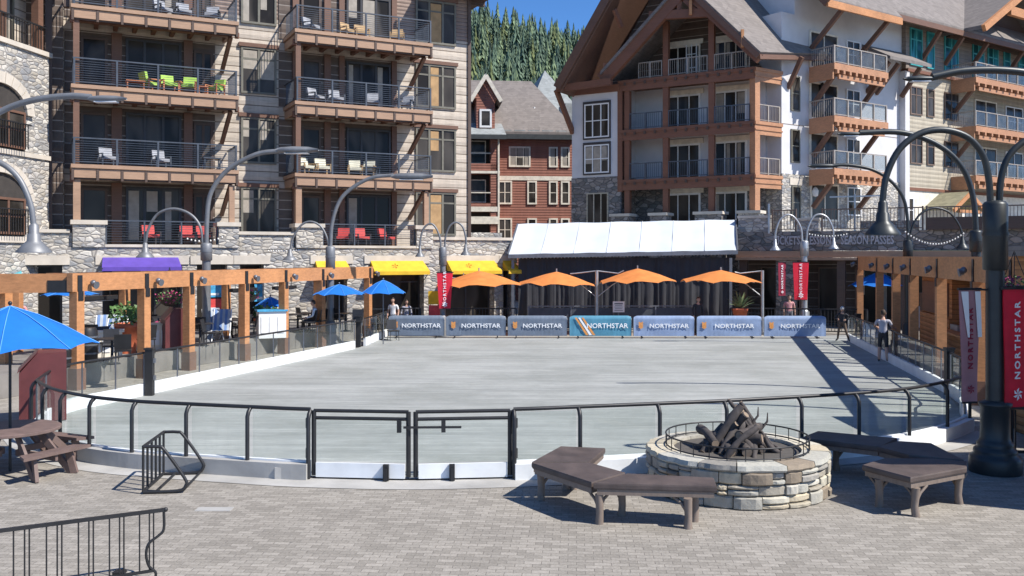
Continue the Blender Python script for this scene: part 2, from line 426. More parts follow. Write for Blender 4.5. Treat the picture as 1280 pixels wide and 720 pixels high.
class Plane:
    """a facade: u along it, d inward, z up"""
    def __init__(s, O, U, k=1.0, base=0.0):
        s.k = k; s.base = base          # k: size of one plan unit in metres
        s.O = V((O[0], O[1], 0)); s.U = V((U[0], U[1], 0)).normalized(); s.I = V((-s.U.y, s.U.x, 0))
    def P(s, u, d, z): return s.O+s.U*(u*s.k)+s.I*(d*s.k)+V((0, 0, s.base+z*s.k))
    def u(s, px, d=0):
        r = (px-640)/F; o = s.O+s.I*(d*s.k)
        return (r*o.y-o.x)/(s.U.x-r*s.U.y)/s.k
    def z(s, py, u, d=0): return H-(py-320)/F*s.P(u, d, 0).y
    def box(s, mb, u0, u1, d0, d1, z0, z1): return mb.ob(s.P(u0, d0, z0), s.U*((u1-u0)*s.k), s.I*((d1-d0)*s.k), V((0, 0, (z1-z0)*s.k)))
def each(fr, boxes, name, mat, root):
    for b_ in boxes: m_ = MB(); fr.box(m_, *b_); m_.build(name, mat, root, True)
def window(root, fr, u0, u1, z0, z1, d, mat='brownframe', nx=2, nz=2, pane='pane', b=.08, m=.035, blind=0, bmat='blind', name='window', transom=0):
    f = MB(); e = .09
    fr.box(f, u0, u0+b, d-e, d, z0, z1); fr.box(f, u1-b, u1, d-e, d, z0, z1)
    fr.box(f, u0+b, u1-b, d-e, d, z0, z0+b); fr.box(f, u0+b, u1-b, d-e, d, z1-b, z1)
    for i in range(1, nx):
        x = u0+(u1-u0)*i/nx; fr.box(f, x-m, x+m, d-e+.012, d, z0+b, z1-b)
    zz = [z0+(z1-z0)*i/nz for i in range(1, nz)] if not transom else [z1-(z1-z0)*transom]
    for z in zz:
        xs = [u0+b]+[u0+(u1-u0)*i/nx for i in range(1, nx)]+[u1-b]
        for i in range(nx): fr.box(f, xs[i]+(m if i else 0), xs[i+1]-(m if i < nx-1 else 0), d-e+.024, d, z-m*.8, z+m*.8)
    w = f.build(name, mat, root, True)
    g = MB(); fr.box(g, u0+b*.5, u1-b*.5, d-.045, d-.015, z0+b*.5, z1-b*.5); g.build('pane', pane, w, True)
    if blind:
        rb_ = random.Random(round(u0*37+z0*11))
        for i in range(nx):
            if (rb_.random() < .55 if bmat == 'blind' else i == 1) or blind > 5:
                a, c = u0+(u1-u0)*i/nx, u0+(u1-u0)*(i+1)/nx
                g = MB(); lo_ = z0+b if rb_.random() < .6 else z0+(z1-z0)*rb_.uniform(.3, .6); fr.box(g, a+b*.8, a+(c-a)*rb_.choice((.45, .7, .9)), d-.055, d-.046, lo_, z0+(z1-z0)*.93); g.build('blind', bmat, w, True)
    return w

# ------------------------------------------------------------------ camera, sun, sky
cam = bpy.data.cameras.new('camera'); co = bpy.data.objects.new('camera', cam); COL.objects.link(co)
co.location = (0, 0, H); co.rotation_euler = (math.pi/2, 0, 0)
cam.lens = 36*F/1280; cam.sensor_width = 36; cam.shift_y = -40/1280; cam.clip_end = 5000; cam.clip_start = .1
SC.camera = co
SUN = V((.905, -.425, 0)).normalized(); EL = math.radians(48.5)
sd = V((SUN.x*math.cos(EL), SUN.y*math.cos(EL), math.sin(EL)))
sl = bpy.data.lights.new('sun', 'SUN'); sl.energy = 4.9; sl.angle = math.radians(.5); sl.color = (1, .95, .875)
so = bpy.data.objects.new('sun', sl); COL.objects.link(so); so.rotation_euler = (-sd).to_track_quat('-Z', 'Y').to_euler()
so.location = (30, -10, 60)
w = bpy.data.worlds.new('World'); SC.world = w; w.use_nodes = True
nt = w.node_tree; bg = nt.nodes['Background']; sk = nt.nodes.new('ShaderNodeTexSky'); sk.sky_type = 'NISHITA'; sk.sun_disc = False
sk.sun_elevation = EL; sk.sun_rotation = math.atan2(SUN.x, SUN.y); sk.altitude = 1900; sk.air_density = .72; sk.dust_density = .1; sk.ozone_density = 6
hs_ = nt.nodes.new('ShaderNodeHueSaturation'); hs_.inputs['Saturation'].default_value = 1.12
nt.links.new(sk.outputs[0], hs_.inputs['Color']); nt.links.new(hs_.outputs[0], bg.inputs[0]); bg.inputs[1].default_value = .145
SC.view_settings.view_transform = 'Standard'; SC.view_settings.look = 'None'; SC.view_settings.exposure = 0.52; SC.view_settings.gamma = 1
SC.render.engine = 'CYCLES'; SC.cycles.max_bounces = 8; SC.cycles.transparent_max_bounces = 16; SC.cycles.use_denoising = True

# ------------------------------------------------------------------ ground, ice, hill
g = MB(); g.add([(-900, -300, 0), (900, -300, 0), (900, 1500, 0), (-900, 1500, 0)], [(0, 1, 2, 3)]); struct('ground', g, 'earth')
g = MB(); g.add([(-70, -25, .004), (80, -25, .004), (80, 110, .004), (-70, 110, .004)], [(0, 1, 2, 3)]); struct('plaza_paving', g, 'pavers')
RT = 1.15
def RL(px, py): 
    Y = F*(H-RT)/(py-320); return V(((px-640)/F*Y, Y, 0))
front_px = [(46, 475), (60, 483.5), (82, 490), (118, 496.5), (170, 501.5), (237, 505), (313, 508.5), (388, 511.5), (515, 513.5), (642, 511.5), (723, 508.5), (822, 504.5), (905, 501), (998, 496), (1069, 491.5), (1131, 486), (1178, 478), (1206, 470)]
FR = [RL(*p) for p in front_px]
LC = [RL(*p) for p in [(46, 475), (67, 461.5), (94, 454), (135, 448), (180, 441)]]
LS = [RL(192, 439), RL(443, 400.5)]
LFAR = RL(456, 398)
RS = [RL(1206, 470), V((10.55, 21.6, 0)), RL(1185, 440), RL(1060, 393.5)]
outline = FR+RS[1:]+[V((15.6, 42.6, 0)), V((-6.5, 41.9, 0)), LFAR]+LS[::-1]+LC[::-1][:-1]
g = MB(); g.add([(p.x, p.y, .03) for p in outline], [tuple(range(len(outline)))]); struct('ice_rink', g, 'ice')
# pale concrete apron outside the front kerb
def offset_line(pts, d):
    out = []
    for i, p in enumerate(pts):
        a = pts[max(0, i-1)]; b = pts[min(len(pts)-1, i+1)]; t = (b-a).normalized()
        out.append(p+V((t.y, -t.x, 0))*d)
    return out
FC = crom(FR, 5)
A0 = offset_line(FC, .02); A1 = offset_line(FC, .62)
g = MB()
for i in range(len(FC)-1):
    g.add([(A0[i].x, A0[i].y, .012), (A1[i].x, A1[i].y, .012), (A1[i+1].x, A1[i+1].y, .012), (A0[i+1].x, A0[i+1].y, .012)], [(0, 1, 2, 3)])
struct('concrete_path', g, 'concrete')
# dark mat-like paving around the fire pit
g = MB(); cen = V((3.7, 14.9, 0)); ring = [(cen.x+3.9*math.cos(t*.2618)*1.15, cen.y-.15+1.75*math.sin(t*.2618), .008) for t in range(24)]
# hill
def hz(x, y):
    t = max(0, min(1, (y-120)/330)); return 6+102*t**1.05-.17*x*t+5*math.sin(x*.03+y*.02)*t
g = MB(); nx, ny = 40, 24; vs = []; fs = []
for j in range(ny+1):
    for i in range(nx+1):
        x = -380+800*i/nx; y = 120+460*j/ny; vs.append((x, y, hz(x, y) if j else -1))
for j in range(ny):
    for i in range(nx): a = j*(nx+1)+i; fs.append((a, a+1, a+nx+2, a+nx+1))
g.add(vs, fs, True); struct('hill', g, 'hill')
def conifer(mb, base, h, r, tiers=11, seg=9, rnd=R):
    base = V(base)
    for k in range(tiers):
        t = k/tiers; z0 = h*(.10+.88*t); rr = r*(1-t)**.85*(.8+.4*rnd.random()); dz = h*.9/tiers
        ph = rnd.random()*6
        for j in range(seg):
            a = ph+2*math.pi*(j+rnd.uniform(-.3, .3))/seg; L = rr*rnd.uniform(.65, 1.2); wdt = .36*rr+.12
            d = V((math.cos(a), math.sin(a), 0)); q = V((-d.y, d.x, 0))
            p0 = base+V((0, 0, z0+dz*1.1)); tip = base+d*L+V((0, 0, z0-dz*.55-L*.12)); mid = base+d*L*.55+V((0, 0, z0+dz*.25))
            mb.add([p0, mid-q*wdt*.6, tip, mid+q*wdt*.6], [(0, 1, 2), (0, 2, 3)])
    mb.add([base+V((0, 0, h*1.03)), base+V((.1*r, 0, h*.92)), base+V((-.1*r, .05*r, h*.92))], [(0, 1, 2)])
fo = MB(); rr = random.Random(3)
for j in range(82):
    for i in range(46):
        x = -72+3.7*i+rr.uniform(-2.1, 2.1); y = 155+3.7*j+rr.uniform(-2.1, 2.1)
        if x < -40-(y-155)*.10 or x > 30+(y-155)*.24: continue
        hh = rr.choice((4, 5, 7, 8, 9, 11, 14))*rr.uniform(.8, 1.2)
        fo.cm = rr.choice((0, 0, 0, 1, 1, 2, 2, 3))
        if rr.random() < .07: continue
        conifer(fo, (x, y, hz(x, y)-1), hh, hh*rr.uniform(.18, .30), 7, 7, rr)
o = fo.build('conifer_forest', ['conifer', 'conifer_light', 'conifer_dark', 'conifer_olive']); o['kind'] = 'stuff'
o['label'] = 'dense conifer forest covering the hillside behind the buildings'; o['category'] = 'forest'
protos = []
for k in range(3):
    t = thing('conifer_tree', 'tall conifer at the lower edge of the forest above the red house roof', 'tree', (0, 0, 0), 'conifers at the forest edge')
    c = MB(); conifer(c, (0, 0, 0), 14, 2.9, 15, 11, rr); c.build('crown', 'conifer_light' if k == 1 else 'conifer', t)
    c = MB(); c.tube([(0, 0, -1), (0, 0, 6), (0, 0, 14)], [.28, .2, .06], 6); c.build('trunk', 'trunk', t)
    protos.append(t)
for k in range(14):
    x = -10+2.55*k+rr.uniform(-.8, .8); y = 140+rr.uniform(-6, 9)
    t = protos[k] if k < 3 else copy_tree(protos[k % 3])
    t.location = (x, y, hz(x, y)-.5); t.rotation_euler = (0, 0, rr.random()*6); s = rr.uniform(.75, 1.1); t.scale = (s, s, s*1.05)

# ------------------------------------------------------------------ balcony furniture
CH = {}
def chair(kind, loc, rz, label, group, cat='chair'):
    if kind not in CH:
        t = thing('armchair', label, cat, (0, 0, 0), group)
        fr, cu = kind
        m = MB(); m.cbox((0, 0, .40), (.56, .54, .13)); m.build('seat', cu, t)
        m = MB(); m.ob((-.28, .24, .42), (.56, 0, 0), (0, .12, 0), (0, .10, .46)); m.build('backrest', cu, t)
        for sx in (-1, 1):
            m = MB(); m.cbox((sx*.33, .02, .58), (.07, .6, .04)); m.cbox((sx*.33, -.25, .29), (.06, .06, .56)); m.cbox((sx*.33, .28, .29), (.06, .06, .56)); m.build('arm', fr, t)
        CH[kind] = t
    else: t = copy_tree(CH[kind], label=label); t['group'] = group
    t.location = loc; t.rotation_euler = (0, 0, rz); return t
TB = {}
def low_table(kind, loc, rz, label, h=.42, w=.8):
    t = thing('patio_table', label, 'table', loc, 'tables on the balconies', rz)
    m = MB(); m.cbox((0, 0, h), (w, w*.7, .05)); m.build('tabletop', kind, t)
    for sx in (-1, 1):
        for sy in (-1, 1):
            m = MB(); m.cbox((sx*w*.42, sy*w*.28, h/2-.02), (.05, .05, h-.03)); m.build('leg', kind, t)
    return t

# ------------------------------------------------------------------ timber building (log siding, stone base)
LBF = Plane((-17*1.1, 35.6*1.1), (.892, .452), 1.1, -.37); WD = 2.2
lb = thing('timber_condo_building', 'tall brown log sided building with deep balconies over a pale stone shop level', 'building', LBF.P(0, WD, 0))
ZL = [4.15, 7.25, 10.35, 13.45]
m = MB(); LBF.box(m, -2.6, 17.7, WD, WD+9, 4.15, 14.3); m.build('wall', 'siding', lb, True)
m = MB(); LBF.box(m, -2.6, 17.7, WD+.01, WD+9, 14.3, 19); m.build('upper_wall', 'shake', lb, True)
m = MB(); LBF.box(m, 17.7, 17.86, WD-.08, WD+.1, 4.3, 16.6); LBF.box(m, 17.72, 17.84, WD+.1, WD+9, 4.3, 4.5); m.build('corner_board', 'timber_dark', lb, True)
m = MB(); LBF.box(m, 15.2, 18.9, WD-1.6, WD+9.5, 16.55, 16.75); LBF.box(m, 15.0, 19.05, WD-1.75, WD-1.6, 16.5, 16.95)
for k in range(6): LBF.box(m, 17.9, 18.9, WD-1.2+k*1.7, WD-1.0+k*1.7, 16.33, 16.55)
m.build('eave', 'timber_dark', lb, True)
bays = [(0.0, 6.2), (8.66, 14.9)]
for bi, (u0, u1) in enumerate(bays):
    for li, z in enumerate(ZL):
        ztop = ZL[li+1]-.5 if li < 3 else 16.6
        # dark loggia wall
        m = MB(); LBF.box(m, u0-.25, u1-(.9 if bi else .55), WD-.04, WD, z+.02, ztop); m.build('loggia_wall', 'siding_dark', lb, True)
        wz = z+.1
        if bi == 0:
            wins = [(.35, 1.35, 2.25, 1), (2.05, 4.25, 2.35, 3), (4.75, 6.0 if False else 5.55, 2.1, 2)]
        else:
            wins = [(u0+.75, u0+1.65, 2.2, 1), (u0+2.85, u0+5.0, 2.3, 3)]
        for k, (a, b, hh, nxx) in enumerate(wins):
            window(lb, LBF, a, b, wz, wz+hh, WD-.05, 'timber_dark' if k != 1 else 'darkframe', nxx, 1, 'pane', .1, .05, blind=(1 if nxx == 3 and li != 1 else 0), name='sliding_door' if nxx == 3 else 'window')
        for uu in ((1.5, 1.9), (4.35, 4.7)) if bi == 0 else ((u0+.35, u0+.62), (u0+1.8, u0+2.1), (u0+2.5, u0+2.75), (u0+5.05, u0+5.3)):
            each(LBF, [(uu[0], uu[1], WD-.17, WD-.045, z+.02, ztop)], 'pilaster', 'timber', lb)
        if li == 0: continue
        # balcony
        m = MB(); LBF.box(m, u0, u1, .06, WD-.06, z-.2, z-.02); LBF.box(m, u0+.1, u1-.1, .5, .75, z-.52, z-.21)
        for k in range(9):
            uu = u0+.1+(u1-u0-.35)*k/8; LBF.box(m, uu, uu+.16, .10, WD-.07, z-.42, z-.205)
        bal = m.build('balcony', 'timber', lb, True)
        m = MB(); LBF.box(m, u0-.06, u1+.06, -.06, .055, z-.13, z+.02); LBF.box(m, u0-.06, u0+.05, .06, WD-.06, z-.13, z+.02)
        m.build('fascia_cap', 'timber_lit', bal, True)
        n = 7; m = MB()
        for k in range(n):
            a = u0+(u1-u0)*k/n; b = u0+(u1-u0)*(k+1)/n
            LBF.box(m, a+.05, b-.05, .0, .058, z-.50, z-.15)
        LBF.box(m, u0+.0, u0+.05, .07, WD-.07, z-.5, z-.15)
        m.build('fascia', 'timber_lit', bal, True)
        m = MB()
        for k in range(n+1):
            a = u0+(u1-u0)*k/n; LBF.box(m, a-.045, a+.045, -.03, .09, z-.60, z-.135)
        LBF.box(m, u0+.06, u1-.05, .061, .098, z-.56, z-.21)
        m.build('joist_ends', 'timber_dark', bal, True)
        # railing
        m = MB(); rt = z+1.07
        LBF.box(m, u0, u1, -.01, .05, rt-.05, rt); LBF.box(m, u0, u1, .0, .04, z+.1, z+.14)
        for k in range(5):
            a = u0+.02+(u1-u0-.1)*k/4; LBF.box(m, a, a+.07, -.02, .06, z+.02, rt-.05)
        for k in range(9): LBF.box(m, u0+.05, u1-.05, .013, .027, z+.2+.09*k, z+.214+.09*k)
        for uu in (u0, u1-.06):
            LBF.box(m, uu, uu+.06, .06, WD-.06, rt-.06, rt-.01); LBF.box(m, uu+.01, uu+.05, .06, WD-.06, z+.1, z+.14)
            for k in range(12): LBF.box(m, uu+.02, uu+.04, .15+k*.16, .17+k*.16, z+.14, rt-.06)
        m.build('railing', 'rail', bal, True)
        # corner posts and braces
        if li < 3:
            m = MB(); LBF.box(m, u0+.02, u0+.24, .12, .34, z+.02, ZL[li+1]-.53); m.build('post', 'timber', bal, True)
        m = MB(); m.beam(LBF.P(u1-.28, WD-.06, z-1.75), LBF.P(u1-.2, .35, z-.55), .16, .2); m.build('brace', 'timber', bal, True)
        each(LBF, [(u1-.05, u1+.10, .1, .3, z-.62, z-.40), (u0-.1, u0+.06, .1, .3, z-.66, z-.40)], 'corbel', 'timber_red', bal)
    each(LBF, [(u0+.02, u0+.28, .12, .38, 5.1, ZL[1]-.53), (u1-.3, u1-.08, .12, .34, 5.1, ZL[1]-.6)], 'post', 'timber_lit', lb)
# dark return left of the first bay
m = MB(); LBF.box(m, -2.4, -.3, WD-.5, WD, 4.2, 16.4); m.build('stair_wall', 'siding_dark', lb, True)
each(LBF, [(-.95, -.7, 1.2, 1.5, 4.2, 17), (-.3, -.1, .3, .55, 13.4, 17)], 'post', 'timber_dark', lb)
# windows between and beside the bays
for li, z in enumerate(ZL):
    window(lb, LBF, 6.75, 8.3, z+.55, z+2.6, WD, 'greyframe', 2, 2, 'pane', .09, .05, blind=1, transom=.25)
    window(lb, LBF, 14.95, 17.05, z+.55, z+2.65, WD, 'greyframe', 3, 2, 'pane', .09, .05, blind=2, bmat='curtain_tan', transom=.25)
    each(LBF, [(6.65, 8.4, WD-.13, WD, z+2.61, z+2.78), (14.85, 17.15, WD-.13, WD, z+2.66, z+2.83)], 'window_head', 'timber', lb)
# stone shop level
ops = []
for a, b in ((-40, 78), (128, 228), (246, 284), (300, 330), (395, 434), (462, 530), (557, 618), (629, 640)):
    ops.append((LBF.u(a), LBF.u(b)))
UE = LBF.u(641)
m = MB(); x = -6.5
for a, b in ops:
    if a > x: LBF.box(m, x, a, 0, .9, 0, 3.35)
    x = b
LBF.box(m, x, UE, 0, .9, 0, 3.35); LBF.box(m, -6.5, UE, .001, .9, 3.35, 4.05)
for a, b in bays:
    LBF.box(m, a+.0, a+1.15, -.08, .8, 4.05, 4.93); LBF.box(m, b-.75, b+.05, -.08, .8, 4.05, 4.93)
LBF.box(m, -6.5, -.02, .1, .8, 4.05, 4.6); LBF.box(m, 6.3, 8.6, .1, .8, 4.05, 4.6)
LBF.box(m, 15.0, UE, .1, .8, 4.05, 4.45)
m.build('stone_base', 'stone', lb, True)
m = MB()
for a, b in ops: LBF.box(m, a-.25, b+.25, -.05, .05, 3.36, 3.72)
for a, b in bays:
    LBF.box(m, a-.08, a+1.23, -.16, .88, 4.93, 5.1); LBF.box(m, b-.83, b+.13, -.16, .88, 4.93, 5.1)
    LBF.box(m, a+1.15, b-.75, -.06, .4, 4.052, 4.16)
for a, b, zz in ((-6.5, -.1, 4.6), (6.2, 8.64, 4.6), (15.0, UE, 4.45)): LBF.box(m, a, b, .02, .88, zz, zz+.13)
m.build('stone_cap', 'cap', lb, True)
for a, b in bays:
    m = MB(); a2, b2 = a+1.16, b-.76; z = 4.17; rt = 5.12
    LBF.box(m, a2, b2, .06, .12, rt-.05, rt)
    for k in range(4): q = a2+(b2-a2-.06)*k/3; LBF.box(m, q, q+.06, .06, .12, z, rt-.05)
    for k in range(8): LBF.box(m, a2, b2, .083, .097, z+.1+.1*k, z+.114+.1*k)
    m.build('terrace_railing', 'rail', lb, True)
m = MB(); LBF.box(m, -6.5, UE, .9, WD+.5, 3.9, 4.06); m.build('terrace_floor', 'concrete', lb, True)
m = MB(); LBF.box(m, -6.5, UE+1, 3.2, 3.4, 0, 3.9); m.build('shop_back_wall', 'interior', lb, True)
m = MB(); LBF.box(m, 15.0, UE+1, WD+1, WD+1.3, 3.9, 4.9); m.build('parapet', 'stone', lb, True)
for k, (a, b) in enumerate(ops):
    window(lb, LBF, a, b, .0, 3.35, .62, 'darkframe', max(1, round((b-a)/1.1)), 1, 'pane', .08, .04, name='shop_window', transom=.25)
def awning(u0, u1, zt, zb, out, mat, txt=None):
    m = MB(); a, b = LBF.P(u0, -.02, zt), LBF.P(u1, -.02, zt); c, d = LBF.P(u1+.06, -out, zb), LBF.P(u0-.06, -out, zb); e = V((0, 0, -.03))
    m.prism([a, b, c, d], e)
    m.prism([d+e, c+e, c+V((0, 0, -.17)), d+V((0, 0, -.17))], -LBF.I*-.02)
    m.prism([a+e, d+e, LBF.P(u0, -.02, zb)], LBF.U*.02); m.prism([b+e, c+e, LBF.P(u1, -.02, zb)], LBF.U*-.02)
    o = m.build('awning', mat, lb, True)
    o2 = MB(); o2.tube([d+V((.03, 0, -.05)), LBF.P(u0, -.03, zb-.5)], .02, 5); o2.tube([c+V((-.03, 0, -.05)), LBF.P(u1, -.03, zb-.5)], .02, 5); o2.build('awning_frame', 'iron', o, True)
    return o
awning(LBF.u(129, -.4), LBF.u(224, -.4), 3.66, 3.27, .7, 'awn_purple')['label'] = 'purple canvas awning'
awning(LBF.u(-60), LBF.u(26, -.4), 3.2, 2.95, .9, 'awn_aqua')['label'] = 'aqua canvas awning'
y_aw = [awning(LBF.u(a), LBF.u(b), 3.5, 3.02, .8, 'awn_yellow') for a, b in ((394, 432), (463, 528), (558, 617), (628, 641))]
for o in y_aw: o['label'] = 'yellow canvas awning'
for o, px in ((y_aw[1], 494), (y_aw[2], 586)):
    u = LBF.u(px, -.5); m = MB(); c = LBF.P(u, -.5, 3.25)
    for k in range(5):
        t = k*1.2566; m.add([c+V((0, -.03, .02)), c+V((.16*math.cos(t), -.1+.0*k, .12*math.sin(t))), c+V((.16*math.cos(t+.5), -.1, .12*math.sin(t+.5)))], [(0, 1, 2), (2, 1, 0)])
    m.build('awning_emblem', 'emblem', o, True)
# furniture on its balconies
def onbal(bay, u, d, z): return LBF.P(bays[bay][0]+u, d, z+.01)
gC = 'chairs on the log building balconies'
FA = math.atan2(LBF.U.y, LBF.U.x)
Z2, Z3, Z4 = ZL[1], ZL[2], ZL[3]
chair(('orangewood', 'lime'), onbal(0, 2.9, .8, Z3), FA+2.0, 'lime green armchair beside the orange side table on the lower end of the green-chair balcony', gC)
chair(('orangewood', 'lime'), onbal(0, 3.6, .6, Z3), FA+.2, 'lime green armchair in the middle pair on the balcony of green chairs', gC)
chair(('orangewood', 'lime'), onbal(0, 4.35, .6, Z3), FA-.3, 'lime green armchair next to the low orange table, second from the window corner', gC)
chair(('orangewood', 'lime'), onbal(0, 5.4, .7, Z3), FA-.9, 'lime green armchair alone at the braced corner of its balcony', gC)
low_table('orangewood', onbal(0, 2.3, .6, Z3), FA, 'low orange table at the post end of the green-chair balcony')
low_table('orangewood', onbal(0, 4.9, .5, Z3), FA, 'low orange table between two lime green armchairs', .4, .45)
chair(('darkframe', 'redcush'), onbal(0, 2.9, .7, ZL[0]), FA+.3, 'red cushioned armchair by the stone pier on the lowest wide terrace', gC)
chair(('darkframe', 'redcush'), onbal(0, 4.3, .7, ZL[0]), FA, 'red armchair beside the red bench seat above the purple awning', gC)
chair(('darkframe', 'redcush'), onbal(0, 4.95, .7, ZL[0]), FA, 'red armchair close to the street lamp above the purple awning', gC)
for k, (u, lab) in enumerate(((2.3, 'red armchair beside the stone pier on the terrace above the yellow awnings'), (3.2, 'red armchair in the middle of the terrace above the yellow awnings'), (4.4, 'red armchair at the far post of the terrace above the yellow awnings'))):
    chair(('darkframe', 'redcush'), onbal(1, u, .8, ZL[0]), FA+.5*k-.4, lab, gC)
for k, (u, lab) in enumerate(((.7, 'cream armchair by the corner post of the second balcony above the yellow awnings'), (1.4, 'cream armchair with an upright back, second along the same balcony rail'), (2.9, 'cream settee seat at the centre of the second balcony over the yellow awnings'), (3.5, 'cream armchair beside the round table over the yellow awnings'))):
    chair(('tancush', 'creamcush'), onbal(1, u, .9, Z2), FA+.4-.3*k, lab, gC)
for k, (u, lab) in enumerate(((1.1, 'grey armchair at the post end of the middle balcony beside the triple windows'), (2.0, 'grey armchair second from the post on the middle balcony'), (3.7, 'grey lounge chair past the centre of the middle balcony'), (5.3, 'grey armchair at the braced end of the middle balcony'))):
    chair(('rail', 'greycush'), onbal(1, u, .8, Z3), FA+.5-.4*k, lab, gC)
for k, (u, lab) in enumerate(((2.6, 'tan wicker armchair near the middle of the top balcony'), (3.2, 'tan wicker armchair next to the sliding door of the top balcony'), (4.9, 'tan wicker armchair at the braced end of the top balcony'))):
    chair(('tancush', 'tancush'), onbal(1, u, .9, Z4), FA+.4-.4*k, lab, gC)
chair(('rail', 'greycush'), onbal(1, .9, .8, Z4), FA+.6, 'grey armchair beside the corner post of the top balcony', gC)
for k, (u, lab) in enumerate(((1.3, 'grey armchair at the near end of the second balcony over the purple awning'), (3.3, 'grey settee chair in the centre of the second balcony over the purple awning'))):
    chair(('rail', 'greycush'), onbal(0, u, .8, Z2), FA+.3, lab, gC)
low_table('rail', onbal(1, 3.6, .7, Z2), FA, 'dark patio table on the balcony of cream chairs', .5)
low_table('rail', onbal(0, 5.3, .8, Z2), FA, 'dark patio table at the braced end of the second balcony', .6)
for k, (u, lab) in enumerate(((3.4, 'dark chair near the centre of the topmost wide balcony'), (4.2, 'dark chair beside the window end of the topmost wide balcony'), (5.3, 'dark chair in the braced corner of the topmost wide balcony'))):
    chair(('darkframe', 'greycush'), onbal(0, u, .8, Z4), FA+.5-.4*k, lab, gC)

# ------------------------------------------------------------------ stone tower wing on the near left
TW = Plane(((-18.25-.139*8)*1.1, 28.1*1.1), (.139, 1), 1.1, -.37)          # wall facing +X; u grows away from the camera
tw = thing('stone_tower_building', 'pale rubble stone wing with arched openings beside the log building', 'building', TW.P(4, 3, 0))
m = MB(); TW.box(m, -4, 8.2, 0, 5, 0, 11.5); m.build('wall', 'stone', tw, True)
m = MB(); TW.box(m, -4.1, 8.3, -.1, 5, 11.5, 11.68); TW.box(m, -4, 8.25, -.07, 0, 7.45, 7.62); TW.box(m, -4, 8.25, -.09, 0, 4.2, 4.42); m.build('stone_cap', 'cap', tw, True)
def arch(u0, u1, z0, zs, rise, name='arched_opening'):
    pts = [(u0, z0), (u1, z0), (u1, zs)]
    for k in range(1, 12):
        t = math.pi*k/12; pts.append(((u0+u1)/2+(u1-u0)/2*math.cos(t), zs+rise*math.sin(t)))
    pts.append((u0, zs))
    m = MB(); m.prism([TW.P(a, -.03, b) for a, b in pts], TW.I*.028)
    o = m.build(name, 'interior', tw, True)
    m = MB(); n = 13
    for k in range(n):
        t0, t1 = math.pi*k/n+.01, math.pi*(k+1)/n-.01; q = []
        for r, t in ((0, t0), (.42, t0), (.42, t1), (0, t1)):
            q.append(TW.P((u0+u1)/2+((u1-u0)/2+r)*math.cos(t), -.14, zs+(rise+r)*math.sin(t)))
        m.prism(q, TW.I*.139)
    m.build('arch_stones', 'cap', o, True)
    window(tw, TW, u0+.9, u1-.1, z0+.05, zs+.1, -.04, 'timber', 2, 2, 'pane', .09, .05)
    m = MB()
    TW.box(m, u0, u1, -.30, -.25, z0+.95, z0+1.0)
    for k in range(int((u1-u0)/.14)): TW.box(m, u0+.14*k, u0+.14*k+.03, -.29, -.26, z0+.05, z0+.95)
    m.build('railing', 'iron', o, True)
for z0, zs in ((7.65, 9.0), (4.45, 5.75)): arch(3.9, 6.75, z0, zs, 1.0)
m = MB(); TW.box(m, 2.5, 8.3, 1.0, 5, 11.7, 18); m.build('upper_wall', 'siding', tw, True)
m = MB()
for u in (5.6, 7.7): TW.box(m, u, u+.3, .1, .4, 11.7, 14.0)
TW.box(m, 2, 8.3, .05, .45, 14.0, 14.5); m.build('porch_post', 'timber', tw, True)
window(tw, TW, 5.9, 7.4, 11.9, 13.7, .98, 'greyframe', 2, 2, blind=1)
m = MB(); TW.box(m, 2, 8.6, -.5, 5, 14.5, 14.75); m.build('porch_roof', 'timber_red', tw, True)
m = MB(); TW.box(m, 2.4, 8.1, .02, .06, 12.6, 12.66); [TW.box(m, 2.5+.16*k, 2.53+.16*k, .03, .05, 11.7, 12.6) for k in range(34)]; m.build('porch_railing', 'iron', tw, True)

# ------------------------------------------------------------------ gabled building on the right
GP = Plane((6.75, 57.5), (.86, -.51)); SP = Plane((14.0, 53.2), (.82, .57))
SP.O = GP.P(GP.u(943), 0, 0)
rb = thing('gabled_condo_building', 'white and brown gabled building with redwood timber loggias and shingled roofs', 'building', GP.P(4, 3, 0))
UL, UC = GP.u(715), GP.u(943)
LZ = [5.3, 8.4, 11.5, 14.6]; LD = 2.5
m = MB(); GP.box(m, UL, 0, 0, LD, 8.7, 14.4); m.build('wall', 'stucco', rb, True)
m = MB(); GP.box(m, UL-.03, .03, -.03, LD, 0, 8.7); m.build('stone_wall', 'stone_dark', rb, True)
m = MB(); GP.box(m, UL, UC-.05, LD, LD+9, 8.4, 14.6); m.build('loggia_wall', 'stucco', rb, True)
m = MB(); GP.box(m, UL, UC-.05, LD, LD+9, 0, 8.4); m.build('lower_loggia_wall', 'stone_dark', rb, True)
m = MB(); m.prism([GP.P(UL-.1, LD+.1, 14.6), GP.P(UC, LD+.1, 14.6), GP.P(4.1, LD+.1, 21), GP.P(2, LD+.1, 23)], GP.I*6); m.build('gable_wall', 'siding_dark', rb, True)
for z0, z1 in ((11.2, 13.35), (8.95, 10.75)):
    window(rb, GP, GP.u(731), GP.u(762), z0, z1, 0, 'white', 3, 2, blind=1)
    m = MB(); a, b = GP.u(731)-.09, GP.u(762)+.09
    GP.box(m, a, b, -.1, 0, z1+.002, z1+.16); GP.box(m, a, a+.09, -.1, 0, z0, z1); GP.box(m, b-.09, b, -.1, 0, z0, z1); GP.box(m, a, b, -.1, 0, z0-.1, z0-.002); m.build('window_surround', 'darkframe', rb, True)
window(rb, GP, GP.u(734), GP.u(761), 5.6, 7.7, -.03, 'beige', 3, 1, blind=1)
window(rb, GP, GP.u(757, LD)-.4, GP.u(771, LD)-.2, 15.6, 17.1, LD+.1, 'white', 2, 2)
posts = [GP.u(p) for p in (780, 828, 885)]
